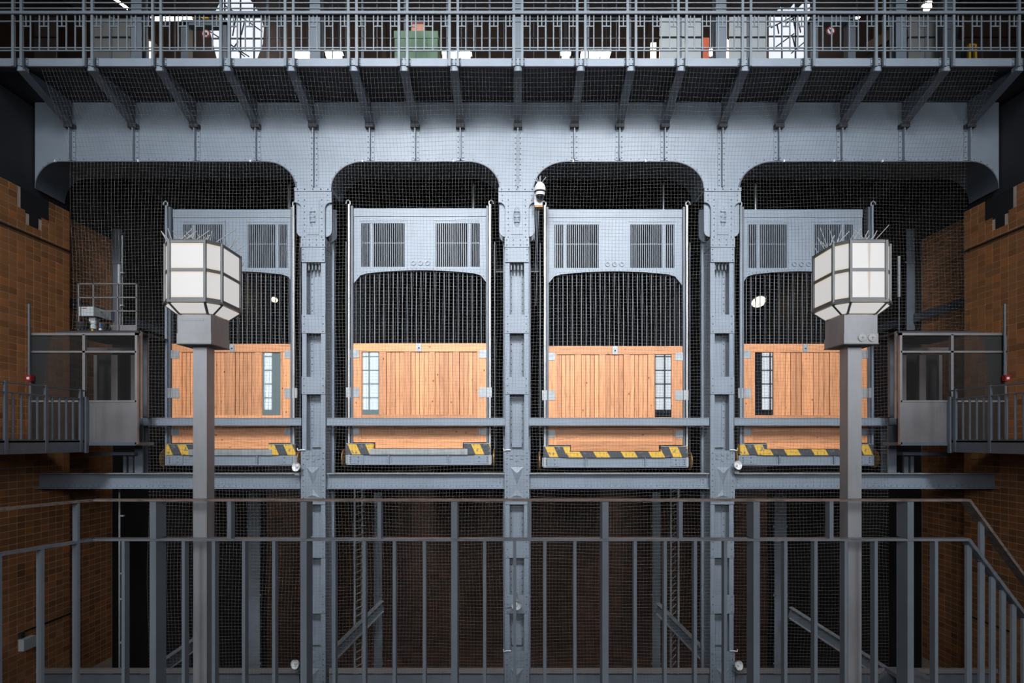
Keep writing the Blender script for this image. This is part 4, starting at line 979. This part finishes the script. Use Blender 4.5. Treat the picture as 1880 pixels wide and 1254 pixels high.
# second railing behind
D = 12.2; t = thing('rear_railing', (0, D, GZ), 'thinner grey railing standing behind the front gallery railing', 'railing')
for x in (491, 513, 665, 692, 717, 743, 770, 795, 821, 847, 873, 899, 925, 980, 1002, 1028, 1052, 1080, 1106, 1132, 1157, 1183, 1235, 610, 634, 320, 1608, 1690):
    w = .045 if x in (491, 665, 743, 821, 899, 1002, 1080, 1157, 1235) else .018
    MB().box(pX(x, D) - w/2, pX(x, D) + w/2, D, D + .04, GZ, pZ(-10, D)).build('post', STEEL if w > .03 else STEEL_N, t)
for y in (33, 70): MB().box(pX(486, D), pX(1240, D), D, D + .02, pZ(y, D) - .008, pZ(y, D) + .008).build('rail', STEEL_N, t)
for x0, x1, lb in ((690, 760, 'brown timber trestle behind the green container'), (1140, 1200, 'brown timber trestle left of the pale blue-grey partition')):
    D = 15.5; t = thing('timber_trestle', (pX((x0+x1)/2, D), D, GZ), lb, 'trestle', 'timber trestles on the gallery'); TM = paint('dull_timber', (.13, .09, .07), .8)
    MB().pbox(x0, x1, 11, 20, D, .2).build('cross_beam', TM, t)
    for a, b in ((x0 + 12, x0 + 24), (x1 - 4, x1 - 20)): MB().bar((pX(a, D), D + .1, pZ(20, D)), (pX(b, D), D + .1, GZ), .14, .14, (0, 1, 0)).build('leg', TM, t)
# overhead girders of the hall
for k, (x, lb) in enumerate(((115, 'slanting roof rafter at the top left corner'), (1760, 'slanting roof rafter at the top right corner'))):
    D = 15; s = 1 if k == 0 else -1
    t = thing('roof_rafter', (pX(x, D), D, pZ(110, D)), lb, 'rafter'); TM = paint('rafter_paint', (.10, .075, .06), .8)
    MB().bar((pX(x - s*60, D), D, pZ(-40, D)), (pX(x + s*170, D), D, pZ(90, D)), .2, .25, (0, 1, 0)).build('web', TM, t); MB().bar((pX(x + s*90, D), D - .12, pZ(-4, D)), (pX(x + s*125, D), D - .12, pZ(22, D)), .03, .06, (0, 1, 0)).build('light_strip', LAMP_W, t)
t = thing('yellow_stand', (pX(1785, 10.8), 10.8, GZ), 'small yellow folding stand at the far upper right', 'stand')
for s in (-1, 1): MB().bar((pX(1785 + s*5, 10.8), 10.8, pZ(82, 10.8)), (pX(1785 + s*8, 10.8), 10.8, GZ), .04, .04, (0, 1, 0)).build('leg', YELLOW, t)
MB().pbox(1780, 1790, 80, 83, 10.79, .06).build('top_bar', YELLOW, t)
isec('gallery_stanchion', 1740, 14, -10, 120, 10.5, STEEL_D, 'dark stanchion hiding half of the person at upper right', 'stanchion')
def person(px, D, top, label):
    z0 = GZ; H = pZ(top, D) - z0; s = H / 1.75; X = pX(px, D)
    J = [((0, 0, .95), .15), ((0, 0, 1.15), .135), ((0, 0, 1.38), .15), ((0, 0, 1.48), .07), ((0, -.01, 1.56), .075), ((0, -.02, 1.66), .095), ((0, -.01, 1.73), .06),
         ((.17, 0, 1.42), .07), ((.22, 0, 1.15), .05), ((.22, -.06, .92), .038), ((.22, -.09, .84), .035), ((-.17, 0, 1.42), .07), ((-.22, 0, 1.15), .05), ((-.22, -.06, .92), .038), ((-.22, -.09, .84), .035),
         ((.10, 0, .88), .10), ((.10, -.01, .48), .07), ((.10, .02, .08), .05), ((.10, -.14, .04), .035), ((-.10, 0, .88), .10), ((-.10, -.01, .48), .07), ((-.10, .02, .08), .05), ((-.10, -.14, .04), .035)]
    E = [(0,1),(1,2),(2,3),(3,4),(4,5),(5,6),(2,7),(7,8),(8,9),(9,10),(2,11),(11,12),(12,13),(13,14),(0,15),(15,16),(16,17),(17,18),(0,19),(19,20),(20,21),(21,22)]
    me = bpy.data.meshes.new('person'); me.from_pydata([tuple(q * s for q in p) for p, _ in J], E, []); me.materials.append(CLOTH)
    o = bpy.data.objects.new('person', me); COL.objects.link(o); o.location = (X, D, z0)
    md = o.modifiers.new('skin', 'SKIN'); sv = me.skin_vertices[0].data
    for k, (_, r) in enumerate(J): sv[k].radius = (r * s, r * s * (.75 if k in (0, 1, 2) else 1)); sv[k].use_root = k == 0
    sd = o.modifiers.new('sub', 'SUBSURF'); sd.levels = 2; sd.render_levels = 2
    tag(o, label, 'person'); ORG[o.name] = tuple(o.location)
    MB().lathe((X, D + .01, z0 + 1.58 * s), (0, .1, 1), [(0, .07*s), (.04*s, .108*s), (.10*s, .115*s), (.15*s, .09*s), (.18*s, .03*s)], 16).build('hair', HAIR, o)
person(1750, 11.0, 52, 'person in dark clothes standing behind the stanchion at upper right')
person(1058, 11.55, 87, 'person of whom only the dark head shows before a strip lamp')

# ================================================================== FRONT RAILING
DF = 3.10
fr = thing('front_railing', (0, DF, 0), 'dark steel railing with worn brown handrail right in front', 'railing')
def FX(x): return pX(x, DF)
zT, zM = pZ(918, DF), pZ(990, DF)
A = (FX(172), DF); Bp = (FX(1772), DF); L0 = (A[0] - .157 * 2.2, DF - .41 * 2.2)
R0 = (Bp[0] + .80, DF + .34); drop = .74
def chain(z, w, h, nm, mat):
    m = MB().bar((L0[0], L0[1], z), (A[0], A[1], z), w, h); m.build(nm, mat, fr)
    MB().bar((A[0] - .006, A[1], z), (Bp[0] + .004, Bp[1], z), w, h).build(nm, mat, fr)
    MB().bar((Bp[0], Bp[1], z), (R0[0], R0[1], z - drop), w, h * 1.6).build(nm, mat, fr)
chain(zT, .05, .012, 'handrail', RUST); chain(zM, .045, .014, 'mid_rail', RAIL2)
PW, PD = .036, .09
for x in (287, 561, 835, 1110, 1385, 1665):
    X = FX(x)
    p = MB().box(X - PW/2, X + PW/2, DF - .03, DF - .03 + PD, 0, zM - .008).build('post', STEEL_F, fr)
    MB().box(X - PW/2, X + PW/2, DF - .03, DF - .03 + PD, zM + .008, zT - .008).build('post', STEEL_F, fr)
    MB().box(X - .05, X + .05, DF - .05, DF + .08, 0, .012).build('foot_plate', STEEL_F, p)
for x in (424, 698, 972, 1248, 1523):
    X = FX(x); MB().box(X - .011, X + .011, DF - .02, DF + .025, zM + .007, zT - .006).build('stub_post', STEEL_F, fr)
X0 = FX(835); f = None
for k in range(-12, 18):
    if k % 5 == 0: continue
    x = FX(835 + k * 55.0)
    if not (A[0] + .02 < x < Bp[0] - .02): continue
    if f is None: f = (MB().box(x - .009, x + .009, DF - .018, DF + .022, .02, zM - .007).build('baluster', STEEL_F, fr), x)
    else: again(f[0], (x - f[1], 0, 0), fr)
dl = Vector((A[0] - L0[0], A[1] - L0[1], 0)).normalized()
for k, dist in enumerate((.09, .26, .44, .62, .80)):
    q = Vector((A[0], A[1], 0)) - dl * dist
    if k % 3 == 0:
        MB().bar((q.x, q.y, zM + .007), (q.x, q.y, zT - .006), .045, .012, (dl.y, -dl.x, 0)).build('stub_post', STEEL_F, fr)
    MB().bar((q.x, q.y, .02), (q.x, q.y, zM - .007), .045, .014, (dl.y, -dl.x, 0)).build('baluster', STEEL_F, fr)
dr = Vector((R0[0] - Bp[0], R0[1] - Bp[1], 0)); ln = dr.length; dr.normalize()
for k, dist in enumerate((.03, .16, .275, .385, .50, .62)):
    q = Vector((Bp[0], Bp[1], 0)) + dr * dist; dz = drop * dist / ln
    if k == 1: MB().bar((q.x, q.y, zM - dz), (q.x, q.y, zT - dz), .045, .012, (dr.x, dr.y, 0)).build('stub_post', STEEL_F, fr)
    MB().bar((q.x, q.y, -1.2), (q.x, q.y, zM - dz - .01), .05, .012, (dr.x, dr.y, 0)).build('baluster', STEEL_F, fr)
# stair down beyond the right end
st = thing('side_stair', (Bp[0] + .45, DF + .25, -1.3), 'dark steel stair dropping away at the lower right corner', 'stair')
for k in range(5): MB().box(Bp[0] + .05 + k * .19, Bp[0] + .25 + k * .19, DF + .03, DF + .75, -.2 - k * .18, -.17 - k * .18).build('tread', STEEL_F, st)
MB().bar((Bp[0], DF + .74, -.25), (Bp[0] + 1.05, DF + .74, -1.2), .03, .2).build('stringer', STEEL_F, st)

# ================================================================== LANTERNS
def lantern(X, mir, label):
    Y = 3.29; t = thing('street_lantern', (X, Y, -.6), label, 'lantern', 'pair of lanterns behind the front railing')
    hf, ho = .105, .169                              # half flat, half overall
    O = lambda k: [(X + a * k, Y + b * k) for a, b in ((-hf, -ho), (hf, -ho), (ho, -hf), (ho, hf), (hf, ho), (-hf, ho), (-ho, hf), (-ho, -hf))]
    MB().box(X - .0415, X + .0415, Y - .0415, Y + .0415, -.6, EYE + .59).build('pole', INOX, t)
    MB().box(X - .07, X + .07, 3.19, Y + .07, -.25, -.20).build('pole_bracket', STEEL_D, t)
    b0, b1, bm = EYE + .575, EYE + .755, EYE + .635
    MB().box(X - .1025, X + .1025, Y - .1025, Y + .1025, b0, bm - .001).build('socket_box_lower', INOX, t)
    MB().box(X - .099, X + .099, Y - .099, Y + .099, bm, b1).build('socket_box', INOX, t)
    MB().box(X - .105, X + .105, Y - .105, Y + .105, b0 - .006, b0).build('bottom_lip', INOX_D, t)
    z0, zm_, z1 = EYE + .815, EYE + .985, EYE + 1.166
    fr_ = .013
    # frame: corner posts, three hoops
    pts = O(1.0)
    for (x, y) in pts: MB().box(x - .0068, x + .0068, y - .0068, y + .0068, z0, z1).build('corner_post', INOX_D, t)
    for z, h in ((z0, .017), (zm_, .018), (z1 - .015, .017)):
        m = MB()
        a, b = O(1.012), O(.96)
        for k in range(8):
            j = (k + 1) % 8
            m.add([(*a[k], z), (*a[j], z), (*b[j], z), (*b[k], z), (*a[k], z + h), (*a[j], z + h), (*b[j], z + h), (*b[k], z + h)], [(0,3,2,1),(4,5,6,7),(0,1,5,4),(2,3,7,6),(1,2,6,5),(3,0,4,7)])
        m.build('frame_hoop', INOX_D, t)
    MB().plan(O(1.07), z0 - .012, z0).build('drip_rim', INOX_D, t)
    MB().plan(O(1.02), z1, z1 + .012, O(.9)).build('lid', INOX, t)
    # glass panes
    a = O(.985)
    for k in range(8):
        j = (k + 1) % 8; p, q = Vector((*a[k], 0)), Vector((*a[j], 0)); c = (p + q) / 2; nrm = Vector((c.x - X, c.y - Y, 0)).normalized()
        u = (q - p).normalized(); h = (q - p).length / 2 - .008
        stain = (mir < 0 and k == 2) or (mir > 0 and k == 0)
        for lo, hi in ((z0 + .018, zm_ - .001), (zm_ + .019, z1 - .016)):
            m = MB(); v = []
            for d in (0, -.006):
                for uu, zz in ((-h, lo), (h, lo), (h, hi), (-h, hi)):
                    w = c + u * uu + nrm * d; v.append((w.x, w.y, zz))
            m.add(v, [(0, 1, 2, 3), (7, 6, 5, 4), (0, 4, 5, 1), (1, 5, 6, 2), (2, 6, 7, 3), (3, 7, 4, 0)])
            m.build('pane', LSTAIN if stain else LGLASS, t)
    # tapering lower part with panes and ribs
    bq = [(X + x_ * .105, Y + y_ * .105) for x_, y_ in ((-.8, -1), (.8, -1), (1, -.8), (1, .8), (.8, 1), (-.8, 1), (-1, .8), (-1, -.8))]
    top = O(1.0); zl_, zh_ = EYE + .752, z0 - .012
    for k in range(8):
        j = (k + 1) % 8
        T0, T1, B1, B0 = Vector((*top[k], zh_)), Vector((*top[j], zh_)), Vector((*bq[j], zl_)), Vector((*bq[k], zl_))
        cc = (T0 + T1 + B1 + B0) / 4; ins = lambda P: cc + (P - cc) * .90
        nn = (T1 - T0).cross(B0 - T0).normalized() * .005
        vv = [ins(P) for P in (T0, T1, B1, B0)]; vv += [P - nn for P in vv]
        MB().add(vv, [(0, 1, 2, 3), (7, 6, 5, 4), (0, 4, 5, 1), (1, 5, 6, 2), (2, 6, 7, 3), (3, 7, 4, 0)]).build('lower_pane', LGLASS, t)
        MB().rod(T0, B0, .0085, 6).build('lower_rib', INOX_D, t)
    sp = MB(); rr = random.Random(5 + mir)
    for k in range(34):
        x, y = X + rr.uniform(-.15, .15), Y + rr.uniform(-.13, .13)
        sp.rod((x, y, z1 + .008), (x + rr.uniform(-.09, .09), y + rr.uniform(-.06, .06), z1 + rr.uniform(.06, .13)), .0026, 5)
    sp.build('bird_spikes', WHITE, t, kind='stuff')
    if mir < 0:
        MB().box(X - .07, X + .055, Y - .1005, Y - .099, bm + .075, bm + .09).build('label_strip', FROST, t)
    else:
        for dx in (.005, .065):
            d = MB().lathe((X + dx, Y - .1025, b0 + .033), (0, -1, 0), [(0, .024), (.005, .024), (.007, .02)], 20).build('speaker_disc', WHITE, t)
            q = MB().box(X + dx - .010, X + dx + .010, Y - .1102, Y - .1093, b0 + .032, b0 + .034); q.box(X + dx - .001, X + dx + .001, Y - .1102, Y - .1093, b0 + .023, b0 + .043); q.build('cross_mark', RED, d)
    return t
lantern(-1.929, -1, 'octagonal lit lantern on a steel post in front of the leftmost lift')
lantern(2.056, 1, 'octagonal lit lantern on a steel post in front of the rightmost lift')
